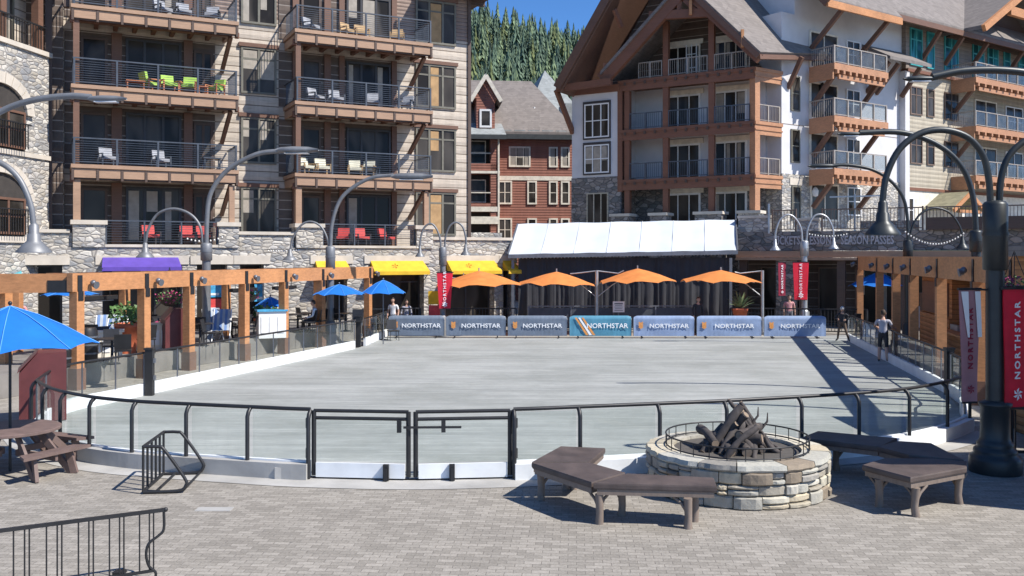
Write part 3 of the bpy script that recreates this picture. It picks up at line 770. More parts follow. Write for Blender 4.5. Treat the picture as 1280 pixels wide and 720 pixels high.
for li, z in enumerate(LZ):
    ztop = LZ[li+1]-.55 if li < 3 else 16.9
    wtop = z+2.35
    for k, (a, b) in enumerate(((834, 876), (893, 934))):
        ua, ub = GP.u(a, LD), GP.u(b, LD)
        window(rb, GP, ua, ub, z+.05, wtop, LD, 'white' if li < 3 else 'cream', 3, 1, blind=1 if k else 0, name='sliding_door', b=.12)
        m = MB(); GP.box(m, ua-.2, ub+.2, LD-.14, LD, wtop+.003, wtop+.3); m.build('door_head', 'cream', rb, True)
    if li == 3: window(rb, GP, GP.u(858, LD), GP.u(872, LD), z+.05, z+2.6, LD-.02, 'white', 2, 3, name='door')
    if li:
        m = MB(); GP.box(m, -.05, UC+.02, .05, LD-.02, z-.25, z-.02); SP.box(m, .02, 2.3, .05, 1.0, z-.26, z-.03); bal = m.build('balcony', 'timber', rb, True)
        m = MB(); GP.box(m, -.12, UC+.05, -.08, .04, z-.16, z+.04); GP.box(m, -.06, UC, -.02, .04, z-.62, z-.16)
        m.build('beam', 'timber_red', bal, True)
        m = MB(); SP.box(m, .03, 2.45, -.08, .04, z-.16, z+.04); SP.box(m, .03, 2.4, -.02, .04, z-.75, z-.16); SP.box(m, .03, 2.45, -.07, .0, z-.48, z-.40); m.build('side_beam', 'cedar_pale', bal, True)  # sun-facing loggia timber, its light put into a paler wood
        m = MB()
        for k in range(13):
            a = .3+(UC-.5)*k/12; GP.box(m, a, a+.14, -.13, -.082, z-.30, z-.12)
        m.build('joist_ends', 'timber_dark', bal, True)
        segs = [(posts[0]+.3, posts[1]-.05), (posts[1]+.35, posts[2]-.05), (posts[2]+.35, UC-.3)]
        if li == 3: segs = [(1.2, posts[1]-.05)]+segs[1:]
        m = MB(); g2 = MB()
        for a, b in segs:
            GP.box(m, a, b, .06, .12, z+1.0, z+1.06); GP.box(m, a, b, .07, .11, z+.12, z+.16)
            mid = (a+b)/2; GP.box(m, mid-.05, mid+.05, .04, .13, z+.04, z+1.0)
            for x in (a, b-.05): GP.box(m, x, x+.05, .05, .12, z+.04, z+1.0)
            for k in range(int((b-a)/.13)): GP.box(m, a+.13*k, a+.13*k+.02, .085, .1, z+.16, z+1.0)
        m.build('railing', 'rail' if li < 3 else 'palerail', bal, True)
        m = MB()
        SP.box(m, .3, 2.35, .06, .12, z+1.0, z+1.06); SP.box(m, .3, 2.35, .07, .11, z+.12, z+.16)
        for x in (.3, 1.25, 2.25): SP.box(m, x, x+.1, .05, .13, z+.04, z+1.0)
        for k in range(14): SP.box(m, .4+.14*k, .42+.14*k, .085, .1, z+.16, z+1.0)
        if li < 3: m.build('side_railing', 'palerail', bal, True)
    if li < 3:
        for k, pu in enumerate(posts):
            m = MB(); GP.box(m, pu, pu+.34, .05, .39, (z+.04 if li else 6.3), LZ[li+1]-.62); m.build('post', 'timber_red', rb, True)
        m = MB(); m.cbox(tuple(GP.P(UC-.05, .25, (z+LZ[li+1]-.6)/2+(0 if li else .5))), (.42, .42, LZ[li+1]-.62-z-(.0 if li else 1.0)), math.atan2(SP.U.y, SP.U.x)); m.build('corner_post', 'cedar_pale', rb, True)  # sunlit corner post, light put into the paler wood
    else:
        for k, pu in enumerate(posts[1:]):
            m = MB(); GP.box(m, pu, pu+.34, .05, .39, z+.04, 18.0 if k == 0 else 17.9); m.build('post', 'timber_red', rb, True)
m = MB(); m.cbox(tuple(GP.P(-.0, .2, 11.0)), (.3, .5, 6.6), math.atan2(GP.U.y, GP.U.x)); m.build('post', 'timber_red', rb, True)
# stone piers of the loggia ground level
for a, b in ((768, 790), (816, 836), (872, 905), (926, 952)):
    m = MB(); GP.box(m, GP.u(a), GP.u(b), -.5, .5, 3, 6.15); p = m.build('stone_pier', 'stone_dark' if a < 900 else 'stone', rb, True)  # last pier is the sunlit one: light put into its paler stone
    m = MB(); GP.box(m, GP.u(a)-.1, GP.u(b)+.1, -.6, .6, 6.15, 6.32); m.build('pier_cap', 'cap', p, True)
# porch gable: rafters, tie beam and shingled slopes
D1 = -1.1
def gp(px, py, d=D1): u = GP.u(px, d); return GP.P(u, d, GP.z(py, u, d))
apx = gp(855, -14); lft = gp(753, 100); rgt = gp(950, 74)
m = MB(); m.beam(lft, apx, .35, .85, ZUP); m.build('rake_beam', 'timber_red', rb, True)
m = MB(); m.beam(rgt, apx, .35, .55, ZUP); m.build('rake_beam', 'timber_red', rb, True)
m = MB(); m.beam(gp(812, 20), gp(884, 16), .3, .5); m.beam(gp(848, 18), gp(850, -10), .25, .25); m.beam(gp(829, 18), gp(846, 3), .2, .25); m.beam(gp(872, 16), gp(856, 0), .2, .25); m.build('truss', 'timber_red', rb, True)
for q_ in (gp(863, 8, D1-.3), gp(928, 48, D1-.3)): m = MB(); m.cbox(q_, (.16, .16, 1.0)); m.build('truss_peg', 'cedar', rb, True)
m = MB(); m.beam(gp(758, 85, .0), gp(758, 85, -1.3), .4, .6); m.build('bracket', 'timber_red', rb, True)
top = V((0, 0, .28)); Iv = GP.I*14
m = MB(); m.prism([lft+top-GP.I*.3, apx+top-GP.I*.3, apx+top-GP.I*.3+Iv, lft+top-GP.I*.3+Iv], ZUP*.22); m.build('porch_roof', 'roof', rb, True)
# right slope running along the side wall
E1 = rgt+V((0, 0, .2))-GP.I*.3; E2 = W(1038, 71, 57.2); AA = apx+top-GP.I*.3
nrm = (E2-E1).cross(AA-E1).normalized()
def onplane(px, py):
    d = V(((px-640)/F, 1, -(py-320)/F)); o = V((0, 0, H)); return o+d*((E1-o).dot(nrm)/d.dot(nrm))
B2 = onplane(944, 0); B3 = B2+(B2-E2)*.6; A3 = AA+(B3-B2)
m = MB(); m.prism([E1, E2, B3, A3, AA], nrm*(.2 if nrm.z > 0 else -.2)); m.build('roof', 'roof', rb, True)
m = MB(); m.beam(E1-V((0, 0, .12)), E2-V((0, 0, .12)), .22, .26); m.beam(E1+(AA-E1)*.0-V((0, 0, .1))-GP.I*.05, AA-V((0, 0, .1))-GP.I*.05, .1, .3); m.build('fascia', 'timber', rb, True)
# outer steep roof at the left
D2 = -1.9
tip = gp(697, 110, D2); hi = gp(757, 2, D2); pk = tip+(hi-tip)*1.75
m = MB(); m.prism([tip, pk, pk+GP.I*12, tip+GP.I*12], V((-.25, 0, .2))); m.build('steep_roof', 'roof', rb, True)
m = MB(); m.beam(tip-GP.I*.08, pk-GP.I*.08, .16, .5); m.build('barge_board', 'timber', rb, True)
m = MB(); s0 = V((.14, 0, -.25)); m.prism([tip+s0, pk+s0, pk+s0+GP.I*4.6, tip+s0+GP.I*4.6], V((.05, 0, -.05))); m.build('soffit', 'timber', rb, True)
e1 = GP.P(UL-.3, -1.5, 14.25)
for a_, b_, w_, h_ in ((e1, GP.P(.1, -1.5, 14.35), .3, .4), (GP.P(UL+.05, .05, 11.6), GP.P(UL-.35, -1.5, 14.2), .22, .3), (gp(777, 34, -1.3), gp(768, 12, -1.9), .2, .25)): m = MB(); m.beam(a_, b_, w_, h_); m.build('bracket', 'timber_red', rb, True)
m = MB(); GP.box(m, UL-.25, .0, -.1, .1, 14.0, 14.45); m.build('beam', 'timber_red', rb, True)
# side wall
SEND = 46
m = MB(); SP.box(m, 2.4, 14.7, 0, 9, 8.6, 18.2); m.build('side_wall', 'stucco', rb, True)
m = MB(); SP.box(m, 2.37, 14.7, -.06, 9, 0, 8.6); m.build('side_stone_wall', 'stone', rb, True)
m = MB(); SP.box(m, 14.7, SEND, -.3, 9, 8.3, 16.0); m.build('siding_wall', 'beige', rb, True)
m = MB(); SP.box(m, 14.7, SEND, -.3, 9, 16.2, 19.5); m.build('upper_siding_wall', 'taupe', rb, True)
m = MB(); SP.box(m, 14.65, SEND, -.5, 9, 16.0, 16.2); SP.box(m, 14.65, SEND, -.38, -.3, 8.1, 8.3); m.build('belt_trim', 'timber_red', rb, True)
m = MB(); SP.box(m, 14.7, SEND, -.3, 9, 5, 8.1); m.build('batten_wall', 'cream', rb, True)
m = MB(); SP.box(m, 14.4, 14.9, -.45, .1, 5, 16); m.build('corner_pier', 'stucco', rb, True)
for z in (11.55,): 
    m = MB(); SP.box(m, 2.42, 4.5, -.015, 0, z, z+.04); SP.box(m, 10.2, 14.3, -.015, 0, z, z+.04); m.build('control_joint', 'taupe', rb, True)
for z0, z1 in ((12.4, 14.5), (9.3, 11.3), (5.9, 7.9)):
    window(rb, SP, SP.u(988), SP.u(999), z0, z1, -.06 if z0 < 8 else 0, 'greyframe', 1, 2)
m = MB(); SP.box(m, SP.u(986), SP.u(1001), -.1, -.061, 7.95, 8.35); m.build('lintel', 'cap', rb, True)
def sbalcony(a, b, z, main, pale, nd=9, posts_=True):
    """a balcony that stands proud of the side wall between s=a and s=b"""
    m = MB(); SP.box(m, a, b, -2.0, -.31, z-.22, z-.02); bal = m.build('balcony', 'timber', rb, True)
    m = MB(); SP.box(m, a-.05, b+.05, -2.1, -1.98, z-.35, z+.03); SP.box(m, a-.05, a+.07, -1.98, -.31, z-.9, z+.03); SP.box(m, a+.5, b-.2, -2.02, -1.9, z-.85, z-.6); m.build('fascia', 'cedar_pale', bal, True)
    m = MB()
    for k in range(nd):
        x = a+.15+(b-a-.5)*k/(nd-1); SP.box(m, x, x+.18, -2.16, -1.6, z-.58, z-.36)
    m.build('joist_ends', 'cedar_pale', bal, True)
    m = MB(); rt = z+1.1
    SP.box(m, a, b, -2.04, -1.96, rt-.06, rt); SP.box(m, a, b, -2.03, -1.97, z+.1, z+.15)
    n = max(3, round((b-a)/1.5))
    for k in range(n+1):
        x = a+(b-a-.1)*k/n; SP.box(m, x, x+.1, -2.05, -1.95, z+.03, rt-.06)
    SP.box(m, a, a+.07, -1.95, -.31, rt-.07, rt-.01)
    for k in range(12): SP.box(m, a+.02, a+.04, -1.9+.13*k, -1.88+.13*k, z+.05, rt-.07)
    m.build('railing', pale, bal, True)
    m = MB()
    for k in range(n):
        x = a+(b-a-.1)*k/n; SP.box(m, x+.14, x+(b-a-.1)/n-.04, -2.005, -1.995, z+.17, rt-.08)
    m.build('glass_panel', 'bal_glass', bal, True)
    for x in (a+.35, b-.5):
        m = MB(); m.beam(SP.P(x, -.32, z-2.2), SP.P(x, -1.75, z-.62), .22, .26); m.build('brace', 'timber', bal, True)
    return bal
for li, z in enumerate((5.75, 8.85, 11.95, 15.05)):
    if li: sbalcony(4.6, 9.9, z, 'cedar', 'palerail')
    wz = z+.1
    window(rb, SP, 4.95, 7.7, wz, wz+2.3, -.07 if li == 0 else -.01, 'cream', 2, 1, name='sliding_door', b=.11)
    window(rb, SP, 8.6, 10.0, wz+.4, wz+2.2, -.07 if li == 0 else -.01, 'white', 2, 2)
# upper block eave over the first balconies and the long roof beyond
ev0, ev1 = SP.P(3.2, -2.6, 18.3), SP.P(10.6, -2.6, 18.3)
m = MB(); m.prism([ev0, ev1, SP.P(10.6, 5, 27), SP.P(3.2, 5, 27)], ZUP*.25); m.build('upper_roof', 'roof', rb, True)
m = MB(); m.beam(ev0-ZUP*.05, ev1-ZUP*.05, .12, .42); m.build('eave_board', 'cedar', rb, True)
m = MB(); m.beam(ev0-ZUP*.05, SP.P(3.2, 5, 26.7), .14, .45); m.build('barge_board', 'timber', rb, True)
m = MB(); SP.box(m, 3.6, 14.7, -.0, 6, 18.2, 20.6); m.build('attic_wall', 'stucco', rb, True)
m = MB(); wn = (B3-E2); wn.z = 0; wn = V((wn.y, -wn.x, 0)).normalized(); wn = wn if wn.x > 0 else -wn; m.prism([E2-ZUP*.6, B3-ZUP*.6, V((B3.x, B3.y, 34)), V((E2.x, E2.y, 18.1))], wn*.5); m.build('dormer_wall', 'stucco', rb, True)
for x in (5.0, 9.6):
    m = MB(); m.beam(SP.P(x, 0, 16.2), SP.P(x, -2.3, 18.2), .2, .26); m.build('brace', 'timber', rb, True)
m = MB(); m.prism([SP.P(10.4, -1.9, 18.9), SP.P(SEND, -1.9, 18.9), SP.P(SEND, 7, 28.5), SP.P(9, 7, 28.5)], ZUP*.25); m.build('long_roof', 'roof', rb, True)
m = MB(); m.beam(SP.P(10.4, -1.9, 18.8), SP.P(SEND, -1.9, 18.8), .12, .35); m.build('gutter', 'timber', rb, True)
m = MB(); m.prism([SP.P(10.3, -2.0, 16.0), SP.P(14.9, -2.0, 16.0), SP.P(14.9, .0, 17.1), SP.P(10.3, 0, 17.1)], ZUP*.2); m.build('skirt_roof', 'roof', rb, True)
for x in (3.0, 2.6+8.2, 11.8, 14.2, 16.6, 19.4, 22.6, 27.5):
    zt = 18.7 if x > 14.3 else (15.4 if x < 4 else 15.95)
    m = MB(); m.beam(SP.P(x, -.3 if x > 14 else -.0, zt-1.7), SP.P(x, -1.6 if x > 4 else -1.0, zt), .2, .26); m.build('bracket', 'timber', rb, True)
for (a, b, nx_) in ((1137, 1152, 2), (1158, 1167, 1), (1180, 1197, 2), (1215, 1229, 2), (1234, 1247, 2), (1254, 1262, 1), (1272, 1290, 2)):
    s0, s1 = SP.u(a, -.3), SP.u(b, -.3)
    window(rb, SP, s0, s1, 16.5, 19.0, -.3, 'tealframe' , nx_, 2, 'pane_teal', .09, .05, transom=.3)
    if a < 1200:
        window(rb, SP, s0, s1, 13.2, 15.1, -.3, 'brownframe', nx_, 2, transom=.3); window(rb, SP, s0, s1, 9.9, 11.7, -.3, 'brownframe', nx_, 2, transom=.3)
window(rb, SP, SP.u(1128, -.3)+.4, SP.u(1141, -.3), 5.1, 7.6, -.3, 'white', 1, 3, name='door')
# small olive porch roof
pa, pb = SP.u(1153, -.3), SP.u(1196, -.3)
m = MB(); mid = SP.P((pa+pb)/2, -2.4, 7.9)
for sgn, e in ((0, pa), (1, pb)):
    lo = SP.P(e, -2.4, 6.75); m.prism([lo, mid, mid+SP.I*2.1, lo+SP.I*2.1], ZUP*.15)
m.build('porch_canopy', 'roof_green', rb, True)
m = MB(); m.beam(SP.P(pa+.1, -2.45, 6.7), mid-SP.I*.05, .12, .25); m.beam(SP.P(pb-.1, -2.45, 6.7), mid-SP.I*.05, .12, .25); SP.box(m, pa+1.0, pb-.6, -2.4, -2.2, 6.6, 6.8); m.build('porch_truss', 'cedar', rb, True)
each(SP, [(pa+1.3, pa+1.6, -2.35, -2.05, 5, 6.6), (pb-1.0, pb-.7, -2.35, -2.05, 5, 6.6)], 'porch_post', 'cream', rb)
# second balcony stack with its gable
for li, z in enumerate((9.2, 12.6, 15.95)):
    sbalcony(20.2, 33, z, 'cedar', 'palerail', 15)
    wz = z+.1
    if li < 2:
        window(rb, SP, 23.2, 26.2, wz, wz+2.3, -.31, 'cream', 2, 1, name='sliding_door', b=.1); window(rb, SP, 27.5, 30, wz, wz+2.2, -.31, 'white', 2, 2)
zg = 18.9; ga, gb = 19.0, 33.5; gm = SP.P((ga+gb)/2, -3.2, 23.2)
m = MB()
for e in (ga, gb):
    lo = SP.P(e, -3.2, zg); m.prism([lo, gm, gm+SP.I*5, lo+SP.I*5], ZUP*.25)
m.build('dormer_roof', 'roof', rb, True)
m = MB()
for e in (ga, gb): m.beam(SP.P(e, -3.25, zg), gm-SP.I*.05, .25, .45)
m.beam(SP.P(22.4, -3.2, 20.6), SP.P(30, -3.2, 20.6), .3, .6); m.beam(SP.P(25, -3.2, 20.8), SP.P(25.6, -3.2, 22.4), .25, .25); m.beam(SP.P(27.8, -3.2, 20.8), SP.P(27, -3.2, 22.4), .25, .25)
m.build('dormer_truss', 'cedar', rb, True)
m = MB(); m.prism([SP.P(ga+.4, -.6, zg), SP.P(gb-.4, -.6, zg), SP.P((ga+gb)/2, -.6, 22.8)], SP.I*.4); m.build('dormer_face', 'timber_dark', rb, True)
# wall lamp
m = MB(); c = SP.P(SP.u(1014), -.3, 7.55); m.lathe([(.02, -.25), (.16, -.2), (.2, .1), (.1, .3), (.02, .34)], c, 10); m.build('wall_lantern', 'white', rb, True)
for z in (10.6, 14.1):
    m = MB(); m.lathe([(.03, -.3), (.14, -.22), (.16, .1), (.04, .24)], SP.P(SP.u(1025), -.18, z), 8); m.build('wall_lantern', 'darkframe', rb, True)

# ------------------------------------------------------------------ ticket pavilion with terrace in front of the right building
TP = Plane((12.3, 50), (.89, -.46)); TE = 19
tp = thing('ticket_pavilion', 'low shaded ticket office under a grey stone terrace with carved sign lettering', 'building', TP.P(6, 3, 0))
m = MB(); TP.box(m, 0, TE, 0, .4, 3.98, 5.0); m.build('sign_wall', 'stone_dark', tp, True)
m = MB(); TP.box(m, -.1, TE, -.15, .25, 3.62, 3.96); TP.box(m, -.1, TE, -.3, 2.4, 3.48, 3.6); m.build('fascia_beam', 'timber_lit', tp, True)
m = MB(); TP.box(m, .02, TE, .42, 10, 4.7, 4.98); m.build('terrace_floor', 'concrete', tp, True)
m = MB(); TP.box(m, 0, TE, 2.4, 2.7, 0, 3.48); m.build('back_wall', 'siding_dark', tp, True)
each(TP, [(a, a+.4, .0, .4, 0, 3.48) for a in (.05, 3.2, 5.1, 8.0, 11.2, 14.6)], 'column', 'timber_dark', tp)
each(TP, [(2.0, 3.1, .02, .6, 0, 3.47), (8.6, 11.1, .02, .6, 0, 1.0)], 'stone_base', 'stone_dark', tp)
for a, b in ((.7, 2.0), (3.8, 5.0), (5.7, 7.9), (8.6, 11.1), (11.8, 14.4)):
    window(tp, TP, a, b, .9 if a > 8 else .1, 3.1, 2.38, 'brownframe', max(1, round((b-a)/.9)), 1, name='window', blind=1)
lx = (TP.u(962)+TP.u(1123))/2
lettering('TICKETS   LESSONS   SEASON PASSES', .62, 'sletter', tp, basis(TP.P(lx, -.02, 4.5)-tp.location, TP.U, (0, 0, 1)), ext=.02, bold=.012, xs=.66*(TP.u(1123)-TP.u(962))/7.2)
each(TP, [(.0, 1.7, -.02, .38, 5.0, 5.75), (3.1, 4.2, -.02, .38, 5.0, 5.6), (6.2, 9.0, .25, .4, 5.0, 5.5)], 'terrace_wall', 'stone', tp)
each(TP, [(-.05, 1.75, -.06, .42, 5.75, 5.88), (3.05, 4.25, -.06, .42, 5.6, 5.7)], 'wall_cap', 'cap', tp)
m = MB()
for a, b in ((1.75, 3.05), (4.3, 9.2), (9.3, TE)):
    TP.box(m, a, b, .1, .16, 6.1, 6.16); TP.box(m, a, b, .1, .16, 5.1, 5.14)
    for k in range(int((b-a)/.16)): TP.box(m, a+.16*k, a+.16*k+.03, .11, .15, 5.14, 6.1)
    for x in (a, b-.08): TP.box(m, x, x+.08, .08, .18, 5.0, 6.2)
m.build('terrace_railing', 'brownframe', tp, True)
each(TP, [(1.6, 1.7, -.1, -.03, 4.9, 6.5)], 'trellis_post', 'galv', tp)
m = MB(); TP.box(m, 5.9, 5.98, .3, .38, 5.0, 6.9); TP.box(m, 4.7, 7.2, .31, .37, 6.75, 6.82); m.build('trellis_post', 'galv', tp, True)
m = MB(); TP.box(m, 9.4, TE, -.5, .1, 5.0, 5.6); m.build('shadow_hedge_box', 'timber_dark', tp, True)  # dark timber box along the terrace edge

# ------------------------------------------------------------------ red building between the two
RB = Plane((-4.6, 76), (.995, .1))
rd = thing('red_brick_building', 'red clapboard house with cream windows and brown shingled roof in the gap between buildings', 'building', RB.P(4, 3, 0))
m = MB(); RB.box(m, -4, RB.u(719), 0, 10, 0, 13.7); m.build('wall', 'redside', rd, True)
m = MB(); RB.box(m, -4, RB.u(719), -.06, 0, 10.0, 10.35); m.build('belt_trim', 'cream', rd, True)
u0 = RB.u(634); u1 = RB.u(716)
for (a, b, n) in ((636, 663, 3), (686, 697, 1), (701, 712, 1)):
    window(rd, RB, RB.u(a), RB.u(b), 11.1, 12.8, 0, 'cream', n, 2, b=.13, blind=7)
for zz in (8.0, 4.9):
    for (a, b, n) in ((622, 640, 2), (659, 671, 1), (686, 697, 1), (701, 712, 1)):
        window(rd, RB, RB.u(a), RB.u(b), zz, zz+1.95, 0, 'cream', n, 2, b=.13)
m = MB(); RB.box(m, RB.u(618)+.3, RB.u(724, -.7), -.7, -.5, 13.35, 13.75); m.build('gutter', 'gutter', rd, True)
m = MB(); rl = RB.P(-2, 5.5, 18.3); rr_ = RB.P(RB.u(680), 5.5, 18.3)
a, b = RB.P(-4, -.7, 13.75), RB.P(15, -.7, 13.75)
b = RB.P(RB.u(724, -.7), -.7, 13.75); rg = RB.P(RB.u(664, 6), 6, 19.2); rl = RB.P(-3, 6, 19.2); m.prism([a, b, rg, rl], ZUP*.2); m.prism([b, RB.P(RB.u(724, -.7), 12, 13.75), rg], ZUP*.2); m.build('roof', 'roof', rd, True)
m = MB()
for k in range(6): RB.box(m, RB.u(625)+k*1.15, RB.u(625)+k*1.15+.9, -.62, -.5, 13.82, 14.1)
m.build('snow_guard', 'roof_grey', rd, True)
m = MB(); m.lathe([(.35, 0), (.1, .3), (.06, .9)], W(668, 147, 79), 8); m.build('roof_vent', 'white', rd, True)
# projecting left bay with two loggias and a dormer
m = MB(); a0, a1 = -4.2, RB.u(622)
RB.box(m, a0, a1, -1.6, 0, 7.3, 8.0); RB.box(m, a0, a1, -1.6, 0, 10.4, 11.2); RB.box(m, a1-.7, a1, -1.6, -.01, 5.0, 13.3); RB.box(m, a0, a0+.3, -1.6, -.01, 5, 13.3); m.build('bay_wall', 'redside', rd, True)
m = MB(); RB.box(m, a0, a1+.05, -1.66, -1.6, 10.4, 10.6); RB.box(m, a0, a1+.05, -1.66, -1.6, 7.3, 7.7); RB.box(m, a1-.12, a1+.02, -1.68, -1.61, 4.4, 13.3); RB.box(m, a0, a1, -1.7, -1.5, 6.3, 6.9); m.build('bay_trim', 'cream', rd, True)
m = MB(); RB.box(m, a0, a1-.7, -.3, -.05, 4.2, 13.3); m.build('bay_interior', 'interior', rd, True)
for z in (8.0, 11.2):
    window(rd, RB, a0+.5, a1-1.0, z+.1, z+2.0, -.31, 'cream', 2, 2)
    m = MB(); RB.box(m, a0, a1-.7, -1.6, -1.52, z+.8, z+.88)
    for k in range(14): RB.box(m, a0+.2+.24*k, a0+.28+.24*k, -1.58, -1.54, z, z+.8) if a0+.28+.24*k < a1-.72 else None
    m.build('balustrade', 'cream', rd, True)
m = MB(); p0, p1 = RB.P(a0-.3, -2.3, 13.3), RB.P(a1+.5, -2.3, 13.3); m.prism([p0, p1, RB.P(a1+.2, 2.5, 15.6), RB.P(a0-.3, 2.5, 15.6)], ZUP*.2); m.build('bay_roof', 'roof_grey', rd, True)
m = MB(); RB.box(m, a0-.3, a1+.5, -2.4, -2.28, 13.1, 13.45); m.build('bay_gutter', 'gutter', rd, True)
dm = RB.u(606); m = MB(); RB.box(m, dm-.75, dm+.75, -1.0, 3, 14.1, 16.6); m.prism([RB.P(dm-.95, -1.0, 16.6), RB.P(dm+.95, -1.0, 16.6), RB.P(dm, -1.0, 18.2)], RB.I*4); m.build('dormer', 'redside', rd, True)
m = MB(); 
for s_ in (-1, 1): m.beam(RB.P(dm+s_*1.25, -1.35, 16.3), RB.P(dm, -1.35, 18.4), .2, .3)
m.build('dormer_trim', 'cream', rd, True)
m = MB()
for s_ in (-1, 1):
    lo = RB.P(dm+s_*1.35, -1.2, 16.3); pk_ = RB.P(dm, -1.2, 18.5); m.prism([lo, pk_, pk_+RB.I*4, lo+RB.I*4], ZUP*.12)
m.build('dormer_roof', 'roof_grey', rd, True)
window(rd, RB, dm-.5, dm+.5, 14.2, 15.7, -1.0, 'white', 1, 1, b=.16)
m = MB(); RB.box(m, -4, RB.u(640), -2.6, -1.8, 0, 4.9); m.build('stone_base', 'stone', rd, True)
m = MB(); RB.box(m, -4, RB.u(641), -2.7, -1.75, 4.9, 5.05); m.build('stone_cap', 'cap', rd, True)
# grey turret behind
tr = thing('grey_turret_building', 'grey shingled pyramid roof rising behind the red house', 'building', (3.2, 92, 0))
m = MB(); c = W(681, 88, 92); m.cbox((3.4, 92, 7), (8.4, 8.4, 14), .5); m.build('wall', 'stone_dark', tr, True)
m = MB(); q = [V((c.x, 92, 0))+Matrix.Rotation(.35+k*math.pi/2, 3, 'Z')@V((5.2, 5.2, 0)) for k in range(4)]
for k in range(4): m.add([q[k]+ZUP*14, q[(k+1) % 4]+ZUP*14, c], [(0, 1, 2)])
m.build('pyramid_roof', 'roof_grey', tr, True)
m = MB(); m.cbox(tuple(W(713, 160, 86)), (1.6, 2.5, 4.2), .2); m.build('dormer', 'roof_grey', tr, True)

# ------------------------------------------------------------------ rink fences
def panel(mb, a, b, z0, z1, t=.008):
    d = (b-a).normalized(); n = V((d.y, -d.x, 0))
    return mb.ob(V((a.x, a.y, z0))+d*.045-n*t/2, (b-a)-d*.09, n*t, V((0, 0, z1-z0)))
def strip(mb, pts, off, t, z0, z1):
    """a wall following pts: from off to off+t on the outside"""
    A = offset_line(pts, off); B = offset_line(pts, off+t); n = len(pts)
    vs = []
    for i in range(n):
        for q, z in ((A[i], z0), (B[i], z0), (B[i], z1), (A[i], z1)): vs.append((q.x, q.y, z))
    fs = []
    for i in range(n-1):
        for k in range(4): fs.append((4*i+k, 4*i+(k+1) % 4, 4*i+4+(k+1) % 4, 4*i+4+k)[::-1])
    fs += [(0, 1, 2, 3), tuple(4*(n-1)+k for k in (3, 2, 1, 0))]
    mb.add(vs, fs)
ff = thing('rink_fence', 'curved front fence of the ice rink with black rail, clear panels and a double gate', 'fence', (FR[8].x, FR[8].y, 0))
def seg(i, j): return crom(FR, 5)[i*5:j*5+1]
for i, j, mt, lab in ((0, 7, 'concrete', 'plain grey concrete kerb'), (9, 17, 'kick', 'white kerb beyond the gate')):
    m = MB(); strip(m, seg(i, j), .05, .14, 0, .27); m.build('kerb', mt, ff, True)['label'] = lab
    m = MB(); strip(m, seg(i, j), -.03, .075, .03, .30); m.build('kickboard', 'kick', ff, True)
    m = MB(); m.tube([p+ZUP*RT for p in seg(i, j)], .033, 8); m.build('top_rail', 'iron', ff, True)
for i, p in enumerate(FR):
    if i in (8,): continue
    a = FR[max(0, i-1)]; b = FR[min(len(FR)-1, i+1)]; d = (b-a).normalized(); n = V((d.y, -d.x, 0))
    m = MB(); m.tube([p+n*.10+V((0, 0, .02)), p+n*.10+ZUP*1.0, p+n*.06+ZUP*1.08, p+ZUP*1.13], .036, 8); m.build('post', 'iron', ff, True)
    if i < len(FR)-1 and i not in (7, 8):
        m = MB(); panel(m, p, FR[i+1], .29, 1.10); m.build('glass_panel', 'rink_glass', ff, True)
for i in (7, 8):
    a, b = FR[i], FR[i+1]; d = (b-a).normalized(); n = V((d.y, -d.x, 0)); a2, b2 = a+d*.06, b-d*.06
    m = MB()
    for z in (RT-.02, 1.01): m.tube([a2+ZUP*z, b2+ZUP*z], .03, 8)
    for q in (a2, b2): m.tube([q+ZUP*.06, q+ZUP*(RT-.02)], .04, 8)
    gt = m.build('gate', 'iron', ff, True)
    m = MB(); panel(m, a2, b2, .3, .99); m.build('glass_panel', 'rink_glass', gt, True)
    m = MB(); q = a2+d*.05; m.ob(q+n*.02+ZUP*.04, (b2-a2)-d*.1, n*.04, ZUP*.24); m.build('kickboard', 'kick', gt, True)
    m = MB(); e = a2+d*(1.2 if i == 7 else .55); m.ob(e+n*.07+ZUP*.0, d*.09, n*.07, ZUP*.28); m.ob(e+d*.02+n*.145, d*.05, n*.03, ZUP*.22); m.build('drop_bolt', 'iron', gt, True)
    m = MB(); e = a2+d*(1.42 if i == 7 else .42); m.ob(e+n*.04+ZUP*.8, d*.07, n*.05, ZUP*.2); m.build('latch_plate', 'iron', gt, True)
    if i == 8: m = MB(); m.beam(a2-d*.2+n*.07+ZUP*.89, a2+d*.75+n*.07+ZUP*.88, .03, .035); m.build('latch_bar', 'iron', gt, True)
    e = a2 if i == 7 else b2
    for z in (.35, .85):
        m = MB(); m.tube([e+n*.05+ZUP*z+d*(-.09 if i == 7 else .09), e+n*.05+ZUP*(z+.16)+d*(-.09 if i == 7 else .09)], .035, 7); m.build('hinge', 'iron', gt, True)
m = MB()
for px, py in ((352, 592),):
    m.cbox(tuple(G(px, py+6)+ZUP*.1), (.18, .2, .2))
o = m.build('concrete_block', 'concrete', None, True, G(352, 598)); tag(o, 'small grey concrete block at the kerb beside the rink gate', 'block')
